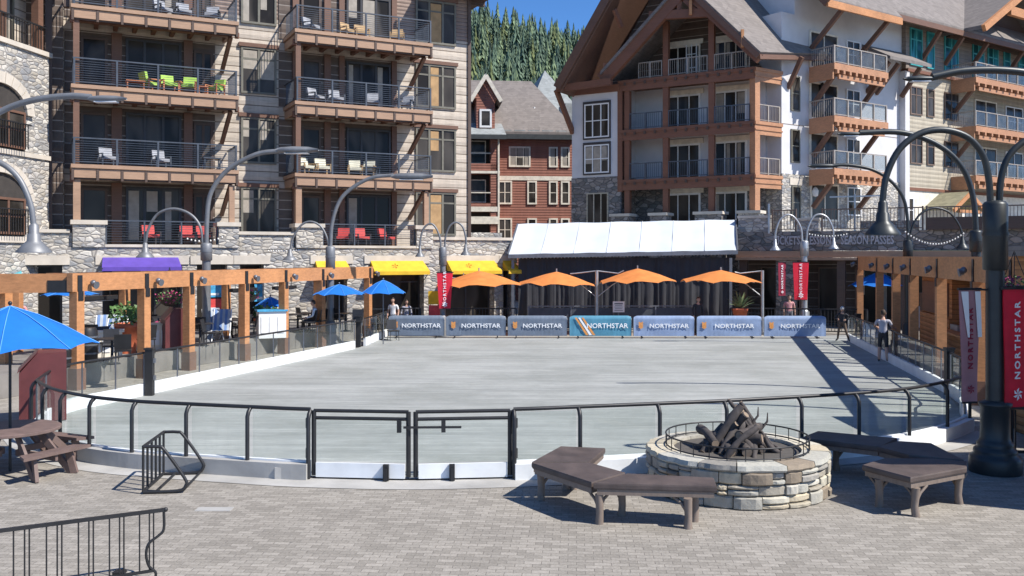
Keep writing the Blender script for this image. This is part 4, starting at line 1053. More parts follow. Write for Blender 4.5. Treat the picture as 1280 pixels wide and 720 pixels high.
def side_fence(name, label, pts, step, nth=1):
    t = thing(name, label, 'fence', tuple(pts[0]))
    poly = crom(pts, 6) if len(pts) > 2 else pts
    m = MB(); m.tube([p+ZUP*RT for p in poly], .03, 7); m.build('top_rail', 'iron', t, True)
    m = MB(); strip(m, poly, -.04, .1, .0, .34); m.build('kickboard', 'kick', t, True)
    L = [0]
    for a, b in zip(poly, poly[1:]): L.append(L[-1]+(b-a).length)
    def at(s):
        for i in range(len(poly)-1):
            if s <= L[i+1]+1e-6: return poly[i].lerp(poly[i+1], (s-L[i])/(L[i+1]-L[i]))
        return poly[-1]
    n = max(1, round(L[-1]/step)); prev = None
    for k in range(n+1):
        p = at(L[-1]*k/n)
        m = MB(); m.cbox((p.x, p.y, .74), (.03, .03, .8)); m.build('post', 'steel', t, True)
        if prev is not None: m = MB(); panel(m, prev, p, .35, 1.1); m.build('glass_panel', 'rink_glass', t, True)
        prev = p
    return t
lfc = side_fence('rink_fence', 'curved glass fence at the rink corner beside the maroon bin', LC[::-1], 1.05)
lfs = side_fence('rink_fence', 'long straight glass fence beside the orange pergola with more posts', LS[::-1], 1.0)
lff = side_fence('rink_fence', 'short glass fence between the pergola end post and the first banner', [V((-5.75, 42.2, 0)), LFAR], 1.1)
rfs = side_fence('rink_fence', 'glass fence curving along the rink in front of the cedar kiosk', RS, 1.0)
for px, py, Y, lab in ((187, 441, 24.2, 'dark gate post where the corner fence meets the pergola side fence'), (448, 399.5, 37.2, 'dark gate post at the far end of the pergola side fence'), (1186.5, 440, 24.3, 'dark gate post in the fence below the faded maroon banner'), (1072.5, 395, 38.6, 'dark gate post beside the helmeted skater')):
    p = W(px, py, Y); p.z = 0
    t = thing('gate_post', lab, 'gate post', tuple(p), 'rink gate posts')
    m = MB(); m.cbox((0, 0, .62), (.2, .16, 1.24)); m.cbox((0, 0, 1.26), (.24, .2, .05)); m.build('post', 'iron', t)
    m = MB(); m.cbox((.13, 0, .5), (.05, .1, .12)); m.cbox((.13, 0, .95), (.05, .1, .12)); m.build('hinge', 'steel', t)

# ------------------------------------------------------------------ banner barriers at the far end
edges = [(485, 556), (557, 633), (634, 709.5), (711, 790), (791, 868.5), (870, 952.5), (954, 1033)]
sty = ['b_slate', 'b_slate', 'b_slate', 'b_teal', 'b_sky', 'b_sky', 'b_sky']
labs = ['slate blue banner barrier at the pergola end of the row', 'slate blue banner barrier between the end one and the one under the white tent edge', 'slate blue banner barrier next to the teal one', 'bright teal banner barrier with orange and white streaks', 'pale blue banner barrier next to the teal one', 'pale blue banner barrier below the potted agave', 'pale blue banner barrier beside the helmeted skater']
for k, ((a, b), s, lab) in enumerate(zip(edges, sty, labs)):
    Y = 41.25-.05*k; x0 = (a-640)/F*Y; x1 = (b-640)/F*Y; wd = x1-x0-.06
    t = thing('banner_barrier', lab, 'barrier', ((x0+x1)/2, Y, .03), 'banner barriers along the far end of the rink')
    h = .98; m = MB(); r = .12
    pts = [V((-wd/2, 0, .12)), V((-wd/2, 0, h-r)), V((-wd/2+r*.3, 0, h-r*.3)), V((-wd/2+r, 0, h)), V((wd/2-r, 0, h)), V((wd/2-r*.3, 0, h-r*.3)), V((wd/2, 0, h-r)), V((wd/2, 0, .12))]
    m.tube(pts, .02, 6, closed=True); m.build('frame', 'galv', t)
    m = MB()
    for q in range(13): x = -wd/2+wd*(q+1)/14; m.tube([(x, .005, .12), (x, .005, h)], .009, 5, False)
    m.build('bars', 'galv', t)
    for sx in (-1, 1): m = MB(); m.cbox((sx*wd*.36, 0, .05), (.05, .55, .04)); m.cbox((sx*wd*.36, .01, .1), (.04, .04, .1)); m.build('foot', 'iron', t)
    m = MB(); nx_, nz_ = 34, 5; vs = []; rnd = random.Random(k)
    ph = rnd.random()*6
    for side in (0, 1):
        for j in range(nz_+1):
            for i in range(nx_+1):
                u = i/nx_; v = j/nz_; x = -wd/2+.01+(wd-.02)*u; z = .10+(h-.075)*v
                cut = max(0, r-min(u*wd, (1-u)*wd))
                if v > .8: z -= cut*.55*(v-.8)*5
                y = -.034-.010*math.cos(u*14*6.283)*(.3+.7*math.sin(3.1*u+ph)**2)-.016*math.sin(9*u+5*v+ph)*math.sin(math.pi*v)
                vs.append((x, y if side == 0 else .03, z))
    N = (nx_+1)*(nz_+1)
    fs = [(j*(nx_+1)+i, j*(nx_+1)+i+1, (j+1)*(nx_+1)+i+1, (j+1)*(nx_+1)+i) for j in range(nz_) for i in range(nx_)]
    m.add(vs, fs+[tuple(q+N for q in f)[::-1] for f in fs]+[(nz_*(nx_+1)+i+1, nz_*(nx_+1)+i, N+nz_*(nx_+1)+i, N+nz_*(nx_+1)+i+1)[::-1] for i in range(nx_)], True)
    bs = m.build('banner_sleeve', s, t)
    big = k == 3
    lettering('NORTHSTAR', .30 if big else .26, 'letter', t, basis((.22 if not big else .3, -.075, .55), (1, 0, 0), (0, 0, 1)), bold=.004, xs=1.05 if big else 1.15)
    m = MB(); cx = -wd/2+.32
    if big:
        for q, (xa, mt) in enumerate(((-1.15, 'emblem'), (-1.0, 'letter'), (-.85, 'emblem'))):
            mm = MB(); mm.prism([(xa, -.066, .92), (xa+.09, -.066, .92), (xa+.62, -.072, .14), (xa+.50, -.072, .14)], (0, -.004, 0)); mm.build('streak', mt, t)
    else:
        for q in range(4):
            for sg in (-1, 1):
                z = .42+.07*q; m.prism([(cx, -.072, z), (cx+sg*.11, -.072, z+.07), (cx+sg*.07, -.072, z+.115), (cx, -.072, z+.06)], (0, -.006, 0))
        m.build('emblem', 'emblem', t)
# fences of the deck behind the barriers
def deck_fence(name, label, a, b, h, style, mat):
    a, b = V(a), V(b); t = thing(name, label, 'fence', tuple(a)); L = (b-a).length; d = (b-a)/L
    m = MB(); m.beam(a+ZUP*h, b+ZUP*h, .06, .06); m.beam(a+ZUP*.15, b+ZUP*.15, .05, .05); m.build('rail', mat, t, True)
    n = max(2, round(L/1.9))
    for k in range(n+1): m = MB(); p = a+d*L*k/n; m.cbox((p.x, p.y, h/2), (.07, .07, h)); m.build('post', mat, t, True)
    if style == 'picket':
        m = MB(); n = int(L/.15)
        for k in range(n): p = a+d*L*(k+.5)/n; m.cbox((p.x, p.y, h/2+.06), (.022, .022, h-.2))
        m.build('pickets', mat, t, True)
    else:
        m = MB(); m.ob(a+ZUP*.2+V((0, .02, 0)), b-a, (0, .01, 0), ZUP*(h-.28)); m.build('mesh_panel', 'rail', t, True)
    return t
deck_fence('picket_fence', 'black picket fence below the first orange umbrella', W(535, 384, 43.4)*V((1, 1, 0)).length/1 if False else V((-3.9, 43.4, 0)), V((.2, 43.6, 0)), 1.22, 'picket', 'iron')
deck_fence('panel_fence', 'grey panelled deck railing running below the black stage curtain', V((.8, 44.3, 0)), V((9.0, 44.6, 0)), 1.28, 'panel', 'steel')
deck_fence('picket_fence', 'black picket railing between the potted agave and the helmeted skater', V((10.5, 44.2, 0)), V((16.6, 43.0, 0)), 1.2, 'picket', 'iron')
deck_fence('picket_fence', 'black picket railing under the yellow awnings beside the red banner lamp', V((-6.9, 42.3, 0)), V((-4.3, 43.2, 0)), 1.25, 'picket', 'iron')
t = thing('notice_board', 'small white printed notice fixed on the deck railing by the umbrella mast', 'sign', (5.1, 44.0, 1.0))
m = MB(); m.cbox((0, 0, .27), (.56, .03, .52)); m.build('board', 'white', t)
m = MB()
for k in range(5): m.cbox((0, -.02, .42-.08*k), (.40-.05*(k % 2), .006, .025 if k else .06))
m.build('text_lines', 'steel', t)
m = MB(); m.cbox((0, .03, -.45), (.05, .04, 1.0)); m.build('post', 'steel', t)

# ------------------------------------------------------------------ stage tent
st = thing('stage_tent', 'long white roofed stage hung with a black curtain across its front', 'tent', (5.8, 49, 0))
e0, e1 = W(635, 318, 47.4), W(922, 313, 47.4); r0, r1 = W(647, 280, 50.6), W(920, 274.5, 50.6)
m = MB(); bk = V((0, 2*(r0.y-e0.y), 0)); nseg = 42
vs = []
for i in range(nseg+1):
    u = i/nseg
    for j in range(5):
        v = j/4; p = e0.lerp(e1, u).lerp(r0.lerp(r1, u), v); p = p-ZUP*(.16*math.sin(math.pi*v)*(.55+.45*math.sin(u*math.pi*7)**2)+.02*math.sin(u*31+v*9)); vs.append(p)
m.add(vs, [(i*5+j, (i+1)*5+j, (i+1)*5+j+1, i*5+j+1) for i in range(nseg) for j in range(4)], True)
b0, b1 = V((e0.x, 53.8, e0.z)), V((e1.x, 53.8, e1.z)); m.add([r0, r1, b1, b0], [(0, 1, 2, 3)])
m.add([e0, r0, b0], [(0, 1, 2)]); m.add([e1, r1, b1], [(2, 1, 0)])
m.build('roof', 'tent', st, True)
for i in range(1, 7):
    m = MB(); u = i/7; m.tube([e0.lerp(e1, u).lerp(r0.lerp(r1, u), v/6)-ZUP*(.16*math.sin(math.pi*v/6)*.55-.012) for v in range(7)], .018, 5); m.build('seam', 'tent', st, True)
m = MB(); m.beam(e0-ZUP*.1, e1-ZUP*.1, .12, .2); m.beam(e0, r0, .08, .08); m.beam(e1, r1, .08, .08); m.build('eave_truss', 'steel', st, True)
m = MB(); vs = []; n = 150; cl, cr = W(648, 320, 47.9), W(913, 320, 47.9); rnd = random.Random(5); ys = [rnd.uniform(-.09, .09) for _ in range(n+1)]
for i in range(n+1):
    x = cl.x+(cr.x-cl.x)*i/n
    for j in range(6):
        z = 3.62-3.55*j/5; f = .35+.65*j/5; vs.append((x, 47.9+f*(ys[i]+.07*math.sin(x*5.3)+.04*math.sin(x*11+j*.5)), z))
m.add(vs, [(i*6+j, i*6+j+1, (i+1)*6+j+1, (i+1)*6+j) for i in range(n) for j in range(5)], True); m.build('curtain', 'black_cloth', st, True)
m = MB()
for i in range(60): q = e0.lerp(e1, .05+.9*i/59); m.ball(q+V((0, .15, -.22)), .028, 5, 4)
m.build('curtain_hooks', 'galv', st, True)
for q in (e0, e1, b0, b1): m = MB(); m.cbox((q.x+(.25 if q.x < 5 else -.25), q.y+(.5 if q.y < 50 else -.3), 1.8), (.15, .15, 3.6)); m.build('leg', 'steel', st, True)
m = MB(); m.box(cl.x, cr.x, 48.3, 53.5, .0, .7); m.build('platform', 'timber_dark', st, True)

# ------------------------------------------------------------------ umbrellas
def canopy(mb, apex, r, drop, n=8, ph=.39, val=.0, tilt=(0, 0), square=False):
    apex = V(apex); rings = [(0, 0), (.3, .22), (.6, .52), (.85, .83), (1, 1)]; vs = []; sub = 4; N = n*sub
    for q, (a, b) in enumerate(rings):
        for k in range(N):
            t = ph+2*math.pi*k/N; fr = (k % sub)/sub
            rad = r*a*(math.cos(math.pi/n)/math.cos(2*math.pi/n*(fr-.5)))*1.0
            sag = .10*r*a*a*math.sin(math.pi*fr)
            x, y = rad*math.cos(t), rad*math.sin(t)
            vs.append(apex+V((x, y, -drop*b+sag*.55+.010*r*a*math.sin(9*t+5*a)+tilt[0]*x+tilt[1]*y)))
    fs = [(q*N+k, (q+1)*N+k, (q+1)*N+(k+1) % N, q*N+(k+1) % N) for q in range(len(rings)-1) for k in range(N)]
    mb.add(vs, fs, True)
    last = vs[-N:]
    if val: mb.add(last+[v-ZUP*val for v in last], [(k, N+k, N+(k+1) % N, (k+1) % N) for k in range(N)])
    return [vs[-N+sub*k] for k in range(n)]
def market(label, base, zt, r, drop, mat, tz=0, group='blue market umbrellas', pole='iron', n=8, ph=.39):
    t = thing('market_umbrella', label, 'umbrella', tuple(base), group); b = V(base)
    m = MB(); ap = V((b.x, b.y, zt)); tips = canopy(m, ap, r, drop, n, ph); cn = m.build('canopy', mat, t, True)
    for q in tips: m = MB(); m.tube([ap+ZUP*.004, ap.lerp(q, .3)+ZUP*(drop*.08+.004), ap.lerp(q, .6)+ZUP*(drop*.08+.004), ap.lerp(q, .85)+ZUP*(drop*.02+.006), q+ZUP*.006], .009, 4); m.build('seam', 'seam_blue', cn, True)
    m = MB(); m.ball(ap+ZUP*.05, .04, 6, 5); m.build('finial', pole, t, True)
    m = MB(); m.tube([b+ZUP*tz, ap], .024, 8); m.build('pole', pole, t, True)
    for q in tips: m = MB(); m.tube([ap-ZUP*.06, (ap+q)/2-ZUP*.055, q-ZUP*.01], .012, 4); m.build('rib', pole, t, True)
    return t
PT = V((-8.62, 15.8, 0))
market('large bright blue umbrella standing through the round picnic table', PT, 2.84, 1.40, .70, 'u_blue')
for px, Y, ap, hw, ed, lab in ((424, 37.2, 355.5, 33, 368.5, 'small blue umbrella just behind the pergola end posts'), (479, 38.3, 350, 29, 367, 'small blue umbrella under the yellow awning with the two diners'), (1097, 47.2, 340.5, 35, 358, 'blue umbrella behind the posts of the shaded pergola'), (88, 30.6, 361, 34, 369, 'blue umbrella mostly hidden behind the first pergola post'), (338, 36.0, 371, 21, 384, 'low blue umbrella over the shop doorway behind the middle posts')):
    a = W(px, ap, Y); market(lab, (a.x, a.y, 0), a.z, hw*Y/F, (ed-ap)*Y/F, 'u_blue', pole='steel')
def cantilever(label, base_px, Y, tops, mast_top=338):
    p = W(base_px, mast_top, Y); b = V((p.x, Y, 0))
    t = thing('cantilever_umbrella', label, 'umbrella', tuple(b), 'orange cantilever umbrellas on the deck')
    m = MB(); m.tube([b, p], .075, 8); m.build('mast', 'galv', t, True)
    m = MB(); m.cbox((b.x, Y, .06), (1.0, 1.0, .12)); m.build('base_plate', 'steel', t, True)
    for (ax, ay, x0, x1, ey) in tops:
        cx = (x0+x1)/2; a = W(ax, ay, Y); r = (x1-x0)/2*Y/F; m = MB()
        ap = V(((cx-640)/F*Y*.35+a.x*.65, Y, a.z)); tips = canopy(m, ap, r*1.02, (ey-ay)*Y/F, 8, .39, .0, (-.02 if ax < base_px else .02, 0)); c = m.build('canopy', 'u_orange', t, True)
        m = MB(); m.tube([ap-ZUP*.45, ap+ZUP*.14], .035, 6); m.build('hub', 'galv', c, True)
        for q in tips: m = MB(); m.tube([ap-ZUP*.1, (ap+q)/2-ZUP*.07, q-ZUP*.02], .014, 4); m.build('rib', 'galv', c, True)
        s = 1 if ax > base_px else -1
        m = MB(); m.tube([p-ZUP*.02, V((p.x+s*r*.55, Y, p.z-.14)), V((ap.x-s*r*.35, Y, ap.z-.10))], .03, 6); m.tube([V((b.x, Y, 1.75)), V((b.x+s*.75, Y, 2.35)), V((b.x+s*1.1, Y, 2.55))], .025, 6); m.build('arm', 'galv', t, True)
cantilever('orange umbrella standing beside the small red lamp banner', 549, 43.2, [(598, 338.5, 545, 655, 357.5)], 345)
cantilever('twin orange umbrellas sharing one pale mast before the black curtain', 746, 43.4, [(696, 339.5, 646, 744, 356.5), (796, 335.5, 750, 847, 353)])
cantilever('single orange umbrella next to the potted agave', 953, 43.6, [(901, 337.5, 851, 951, 353)], 338)

# ------------------------------------------------------------------ pergolas
def pergola(label, line, ys, off, Z, extra_near, nrm_sign, hang, bh=.42):
    x0, sl = line
    t = thing('pergola', label, 'pergola', (x0+sl*ys[0], ys[0], 0))
    pts = [V((x0+sl*y, y, 0)) for y in ys]; d = (pts[-1]-pts[0]).normalized(); n = V((d.y, -d.x, 0))*nrm_sign
    m = MB(); m.beam(pts[0]-d*(.25 if not extra_near else .25)+ZUP*(Z-bh/2), pts[-1]+d*.3+ZUP*(Z-bh/2), .2, bh); m.build('front_beam', 'cedar', t, True)
    back = [p+n*off for p in pts]
    m = MB(); m.beam(back[0]-d*.3+ZUP*(Z-bh/2-.08), back[-1]+d*.3+ZUP*(Z-bh/2-.08), .2, bh); m.build('back_beam', 'cedar', t, True)
    for i, (p, q) in enumerate(zip(pts, back)):
        rz = math.atan2(d.y, d.x)
        m = MB(); m.cbox((p.x, p.y, (Z-bh)/2), (.27, .27, Z-bh-.004), rz); po = m.build('post', 'cedar', t, True)
        m = MB(); m.cbox((p.x, p.y, .3), (.33, .33, .6), rz); m.build('post_base', 'timber', po, True)
        m = MB(); m.cbox(tuple(p-n*.115+ZUP*(Z-bh*.55)), (.16, .02, bh*.9), rz); m.cbox(tuple(p-n*.145+ZUP*(Z-bh-.12)), (.18, .02, .26), rz); m.build('bracket', 'iron', po, True)
        if i % 2 == 0 or len(pts) < 7:
            m = MB(); m.cbox((q.x, q.y, (Z-bh-.08)/2), (.25, .25, Z-bh-.084), rz); m.build('post', 'cedar', t, True)
        m = MB(); c = p-n*.24+d*.35+ZUP*(Z-bh*.55); m.tube([c-ZUP*.04, c-n*.12-ZUP*.06], [.07, .11], 9); m.ball(c, .09, 7, 5); m.build('spotlight', 'steel', t, True)
    L = (pts[-1]-pts[0]).length; k = 0
    while k*1.35 < L:
        p = pts[0]+d*(.5+k*1.35); m = MB(); m.beam(p+n*.12+ZUP*(Z-.14), p+n*(off+.4)+ZUP*(Z-.16), .1, .24); m.build('rafter', 'cedar', t, True); k += 1
    for y in hang:
        p = V((x0+sl*y, y, 0))+n*.9
        h = thing('bar_heater', hang[y], 'heater', tuple(p+ZUP*2.4), 'bar heaters under the pergola')
        m = MB(); m.beam(p-d*.75+ZUP*2.45, p+d*.75+ZUP*2.45, .16, .13); m.build('housing', 'iron', h, True)
        m = MB(); m.beam(p-d*.6+ZUP*2.37, p+d*.6+ZUP*2.37, .1, .02); m.build('element', 'galv', h, True)
        for s in (-.5, .5): m = MB(); m.tube([p+d*s+ZUP*2.5, p+d*s+ZUP*(Z-.3)], .012, 5); m.build('hanger', 'iron', h, True)
    return t, pts, d, n
lys = [-21.1/((px-640)/F-.357) for px in (96, 180, 236, 305, 354.5, 401, 460)]
lp, lpts, ldir, lnrm = pergola('long orange timber pergola with many spotlights before the yellow awnings', (-21.1, .357), lys, 2.6, 3.22, True, -1, {27.0: 'dark bar heater between the first two pergola posts by the striped chairs', 33.7: 'dark bar heater hanging at the middle posts above the low blue umbrella', 36.2: 'dark bar heater just before the pergola end posts'}, .5)
# the beam turning off to the left at the first post
m = MB(); p = lpts[0]; m.beam(p+V((-.2, -.02, 3.22-.27)), p+V((-9, -.6, 3.22-.27)), .2, .52); m.build('front_beam', 'cedar', lp, True)
m = MB(); m.cbox(tuple(p+V((-.42, -.16, 2.86))), (.62, .03, .34)); m.build('bracket', 'iron', lp, True)
m = MB(); q = W(21, 400, 29.5); m.cbox((q.x, q.y, 1.35), (.28, .28, 2.7)); m.build('post', 'cedar', lp, True)
rys = [6.25/((px-640)/F-.233) for px in (1270, 1222, 1176, 1142, 1120, 1099.5, 1075)]
rp, rpts, rdir, rnrm = pergola('timber pergola beside the cedar kiosk, its posts partly in shade', (6.25, .233), rys, 2.9, 3.68, False, 1, {}, .62)

# ------------------------------------------------------------------ cedar kiosk under the right pergola
k0, k1 = V((7.6+.233*36.2, 36.2, 0)), V((7.6+.233*27.0, 27.0, 0)); KP = Plane((k0.x, k0.y), (k1.x-k0.x, k1.y-k0.y)); KL = (k1-k0).length
kk = thing('cedar_kiosk', 'small cedar boarded kiosk with a serving window and brown shutter', 'kiosk', tuple(k0))
up = KP.u(1178); uw0, uw1 = KP.u(1186), KL-1.2
m = MB(); KP.box(m, 0, uw0, 0, 2.2, 0, 1.55); KP.box(m, uw0, KL, 0, 2.2, 0, 1.15); KP.box(m, 0, uw0, .1, 2.2, 1.55, 3.0); KP.box(m, uw0, KL, 1.4, 2.2, 1.15, 3.0); KP.box(m, uw1, KL, .02, 1.4, 1.15, 3.0); m.build('wall', 'cedar_board', kk, True)
m = MB(); KP.box(m, .3, uw0-.4, .04, .1, 1.6, 2.75); m.build('shutter', 'timber', kk, True)
m = MB(); KP.box(m, uw0-.1, KL, -.35, .2, 1.15, 1.21); m.build('counter', 'cedar', kk, True)
m = MB(); KP.box(m, uw0, uw1, .9, 1.38, 1.16, 2.9); m.build('interior_panel', 'interior', kk, True)
m = MB(); KP.box(m, -.2, KL+.2, -.3, 2.4, 3.0, 3.08); m.build('roof', 'timber', kk, True)
m = MB(); KP.box(m, uw0+.2, uw0+1.2, .0, .12, 1.22, 1.4); m.build('counter_tray', 'galv', kk, True)
m = MB(); KP.box(m, -1.6, -.15, .3, 1.6, 0, 2.2); m2 = m.build('side_locker', 'timber_dark', kk, True)
t = thing('framed_poster', 'white framed poster hung on a post of the shaded pergola', 'poster', tuple(W(1143, 396, 32.2)), None)
m = MB(); m.cbox((0, 0, 0), (.36, .04, .74)); m.build('frame', 'white', t)
m = MB(); m.cbox((0, -.024, 0), (.22, .012, .56)); m.build('print', 'screen', t)

# ------------------------------------------------------------------ street lamps
def bell(root, px, pyb, Y, wpx, mat, ptop):
    """bell shade whose mouth is at (px, pyb); ptop is the end of its arm"""
    c = W(px, pyb, Y); r = wpx/2*Y/F; h = ptop.z-c.z
    prof = [(r, 0), (r*.99, h*.05), (r*.62, h*.28), (r*.40, h*.40), (r*.36, h*.62), (r*.28, h*.66), (r*.27, h*.92), (r*.14, h)]
    m = MB(); m.lathe(prof, c, 20); b = m.build('bell_shade', mat, root, True)
    m = MB(); m.lathe([(r*.2, -h*.0+.0), (r*.5, h*.06)], c+ZUP*.004, 12); m.build('lens', 'led', b, True)
def cobra(root, x0, x1, y, Y, mat, k=1.0):
    a, b = W(x0, y, Y), W(x1, y, Y); L = (b-a); m = MB()
    h = L.length*.085*k
    prof = [(0, .25), (.12, .75), (.4, 1), (.75, .9), (1, .35)]
    vs = []; n = 10
    for t, s in prof:
        c = a+L*t
        for j in range(n): q = 2*math.pi*j/n; vs.append(c+V((0, math.cos(q)*L.length*.14*s, math.sin(q)*h*s)))
    m.add(vs, [(i*n+j, i*n+(j+1) % n, (i+1)*n+(j+1) % n, (i+1)*n+j) for i in range(len(prof)-1) for j in range(n)]+[tuple(range(n)), tuple(range((len(prof)-1)*n, len(prof)*n))[::-1]], True)
    o = m.build('lamp_head', mat, root, True)
    m = MB(); c = (a+b)/2; m.cbox(tuple(c-ZUP*h*.95), (L.length*.55, L.length*.2, .02)); m.build('lens', 'led', o, True)
def lamp(label, px, Y, pr, collar, arms=(), bells=(), cobras=(), mat='lampgrey', base=None):
    X = (px-640)/F*Y
    t = thing('street_lamp', label, 'street lamp', (X, Y, 0), 'street lamps round the rink')
    zc0, zc1 = H-(collar[1]-320)/F*Y, H-(collar[0]-320)/F*Y
    m = MB(); m.lathe([(pr, 0), (pr, zc0)], (X, Y, 0), 16); m.build('pole', mat, t, True)
    m = MB(); m.lathe([(pr*1.05, zc0), (pr*1.35, zc0+.02), (pr*1.35, zc1-.05), (pr*1.1, zc1), (pr*.5, zc1+.02)], (X, Y, 0), 16)
    m.lathe([(pr*1.44, (zc0+zc1)/2), (pr*1.44, (zc0+zc1)/2+.06)], (X, Y, 0), 16); m.build('collar', mat, t, True)
    prof = base or [(pr*2.3, 0), (pr*2.3, .12), (pr*2.0, .22), (pr*2.05, .30), (pr*1.6, .42), (pr*1.6, .9), (pr*1.2, 1.0)]
    m = MB(); m.lathe(prof, (X, Y, 0), 20); m.build('base', mat, t, True)
    for pts, r in arms:
        P = crom([W(a, b, Y) for a, b in pts], 5); m = MB(); m.tube(P, r, 8); m.build('arm', mat, t, True)
    for (bx, by, bw, tx, ty) in bells: bell(t, bx, by, Y, bw, mat, W(tx, ty, Y))
    for c in cobras: cobra(t, c[0], c[1], c[2], Y, mat, c[3] if len(c) > 3 else 1)
    return t, V((X, Y, 0))
lamp('tall lamp beside the stone wing with its bell hanging above the picnic table', -52, 15.7, .15, (235, 320), [([(-52, 236), (-48, 200), (-30, 165), (0, 140), (40, 125.5), (85, 120), (114, 121.5)], .055), ([(-50, 236), (-40, 212), (-15, 202), (5, 206), (25, 225), (38, 255), (42, 281)], .05)], [(42.5, 316, 42, 42, 279)], [(108, 158, 123.5)], 'lampgrey')
lamp('grey lamp rising behind the orange pergola, one bell over the purple awning', 258, 33, .15, (304, 326), [([(258, 306), (259, 270), (264, 240), (285, 212), (320, 193), (350, 188.5)], .085), ([(254, 306), (250, 283), (238, 268), (218, 261), (198, 267), (186, 285), (182, 304)], .05)], [(181.5, 322, 22, 182, 303)], [(344, 398, 187.5)])
lamp('lamp with one pale bell standing between the pergola end posts', 413, 38.2, .15, (308, 336), [([(413, 310), (415, 280), (424, 252), (440, 235), (465, 222), (492, 219)], .08), ([(411, 310), (409, 298), (401, 283), (388, 277), (376, 282), (366, 298), (363, 312)], .045)], [(362.5, 325, 18, 363, 311)], [(488, 541, 220.5)])
L4, p4 = lamp('twin bell lamp carrying the small red banner below the yellow awnings', 553.5, 41.9, .13, (309, 332), [([(551, 310), (550, 298), (545, 285), (538, 279.5), (530, 285), (526, 297), (525, 308)], .045), ([(556, 310), (557, 296), (562, 283), (570, 278), (578, 283), (582, 296), (582.5, 306)], .045)], [(525, 321, 12, 525, 307), (582, 319, 13, 582.5, 305)])
L5, p5 = lamp('twin bell lamp with two red banners in front of the shaded ticket office', 1005.5, 46, .15, (301, 320), [([(1003, 303), (1001, 285), (993, 272), (984, 268.5), (975, 275), (970, 288), (969, 300)], .05), ([(1008, 303), (1010, 285), (1017, 271), (1026, 268), (1035, 273), (1041, 286), (1042, 298)], .05)], [(969, 313, 13, 969, 299), (1042, 311, 13, 1042, 297)], mat='galv')
lamp('dark lamp behind the shaded pergola, its flat head reaching the stone pier', 1135, 37, .14, (300, 326), [([(1135, 302), (1134, 270), (1128, 245), (1112, 225), (1090, 212), (1062, 206.5), (1042, 206.5)], .07), ([(1137, 302), (1140, 285), (1150, 268), (1168, 260), (1187, 266), (1199, 282), (1203, 296)], .045)], [(1203, 311, 16, 1203, 294)], [(1010, 1048, 207.5)], mat='lamp')
lamp('lamp just behind the big banner post with a flat head over the white balconies', 1220, 24, .12, (288, 315), [([(1220, 290), (1217, 250), (1206, 215), (1185, 190), (1155, 173), (1120, 165), (1074, 166)], .075)], [], [(1047, 1080, 167.5)], mat='lamp')
lamp('tall lamp mostly out of frame with its flat head below the teal windows', 1352, 20, .15, (300, 335), [([(1352, 302), (1350, 220), (1345, 165), (1325, 120), (1295, 95), (1255, 88), (1205, 88.5), (1165, 96)], .085)], [], [(1129, 1172, 98.5)], mat='lamp')
big = [(.41, 0), (.42, .04), (.42, .22), (.395, .29), (.34, .32), (.35, .36), (.34, .40), (.30, .43), (.29, .46), (.30, .50), (.26, .54), (.24, .60), (.235, 1.12), (.265, 1.15), (.265, 1.19), (.17, 1.23)]
L7, p7 = lamp('massive near lamp post with twin arches and big bells carrying the long red banner', 1244, 15.75, .148, (252, 338), [([(1238, 254), (1236, 225), (1229, 195), (1210, 172), (1180, 162.5), (1150, 167), (1124, 187), (1108, 220), (1103, 252)], .058), ([(1249, 254), (1251, 225), (1260, 197), (1280, 177), (1310, 166), (1340, 176), (1365, 205), (1376, 240)], .058)], [(1103.5, 294, 43, 1103.5, 250), (1376, 292, 43, 1376, 238)], [], 'lamp', base=big)
# hanging lamp banners
def hang_banner(label, c, wd, h, mat, facing, txt, tcol='letter', lean=.0, arm=None, size=None):
    """c: centre of the top edge; facing: unit vector of the front face; the cloth hangs from an arm"""
    f = V(facing).normalized(); x = V((-f.y, f.x, 0)); c = V(c)
    t = thing('lamp_banner', label, 'banner', tuple(c), 'banners hanging on the lamps')
    n, k = 8, 14; m = MB(); vs = []
    for s in (1, -1):
        for j in range(k+1):
            for i in range(n+1):
                u = i/n-.5; v = j/k; tap = 1-lean*v
                vs.append(c+x*(u*wd*tap)-ZUP*(h*v)+f*(.018*math.sin(5*v+3*u)*v+.008*s))
    N = (n+1)*(k+1); fs = [(j*(n+1)+i, (j+1)*(n+1)+i, (j+1)*(n+1)+i+1, j*(n+1)+i+1) for j in range(k) for i in range(n)]
    m.add(vs, fs+[tuple(q+N for q in g_)[::-1] for g_ in fs], True); m.build('cloth', mat, t, True)
    m = MB(); m.beam(c-x*wd*.55+ZUP*.02, c+x*wd*.55+ZUP*.02, .04, .04)
    m2 = MB(); m2.beam(c-x*wd*.5*(1-lean)-ZUP*h, c+x*wd*.5*(1-lean)-ZUP*h, .03, .03); m2.build('lower_bar', 'iron', t, True)
    if arm is not None: m.tube([c+ZUP*.02, V(arm)], .02, 6)
    m.build('arm', 'iron', t, True)
    if txt:
        cc = c-ZUP*h*.43+f*.035
        lettering(txt, size or wd*.42, tcol, t, basis(cc-c, (0, 0, 1), -x), bold=.003, xs=1.1, sp=1.35)
        m = MB(); e = c-ZUP*h*.88+f*.037; r = wd*.17
        for q in range(6):
            a = q*1.047+.3; d1 = x*math.cos(a)+ZUP*math.sin(a); d2 = x*math.cos(a+.6)+ZUP*math.sin(a+.6)
            m.prism([e+d1*.1*r, e+d1*r*1.1, e+d2*r*.75, e+d2*.2*r], f*.004)
        m.build('emblem', tcol, t, True)
    return t
yb = 15.62; xa, xb = (1249-640)/F*yb, (1290-640)/F*yb
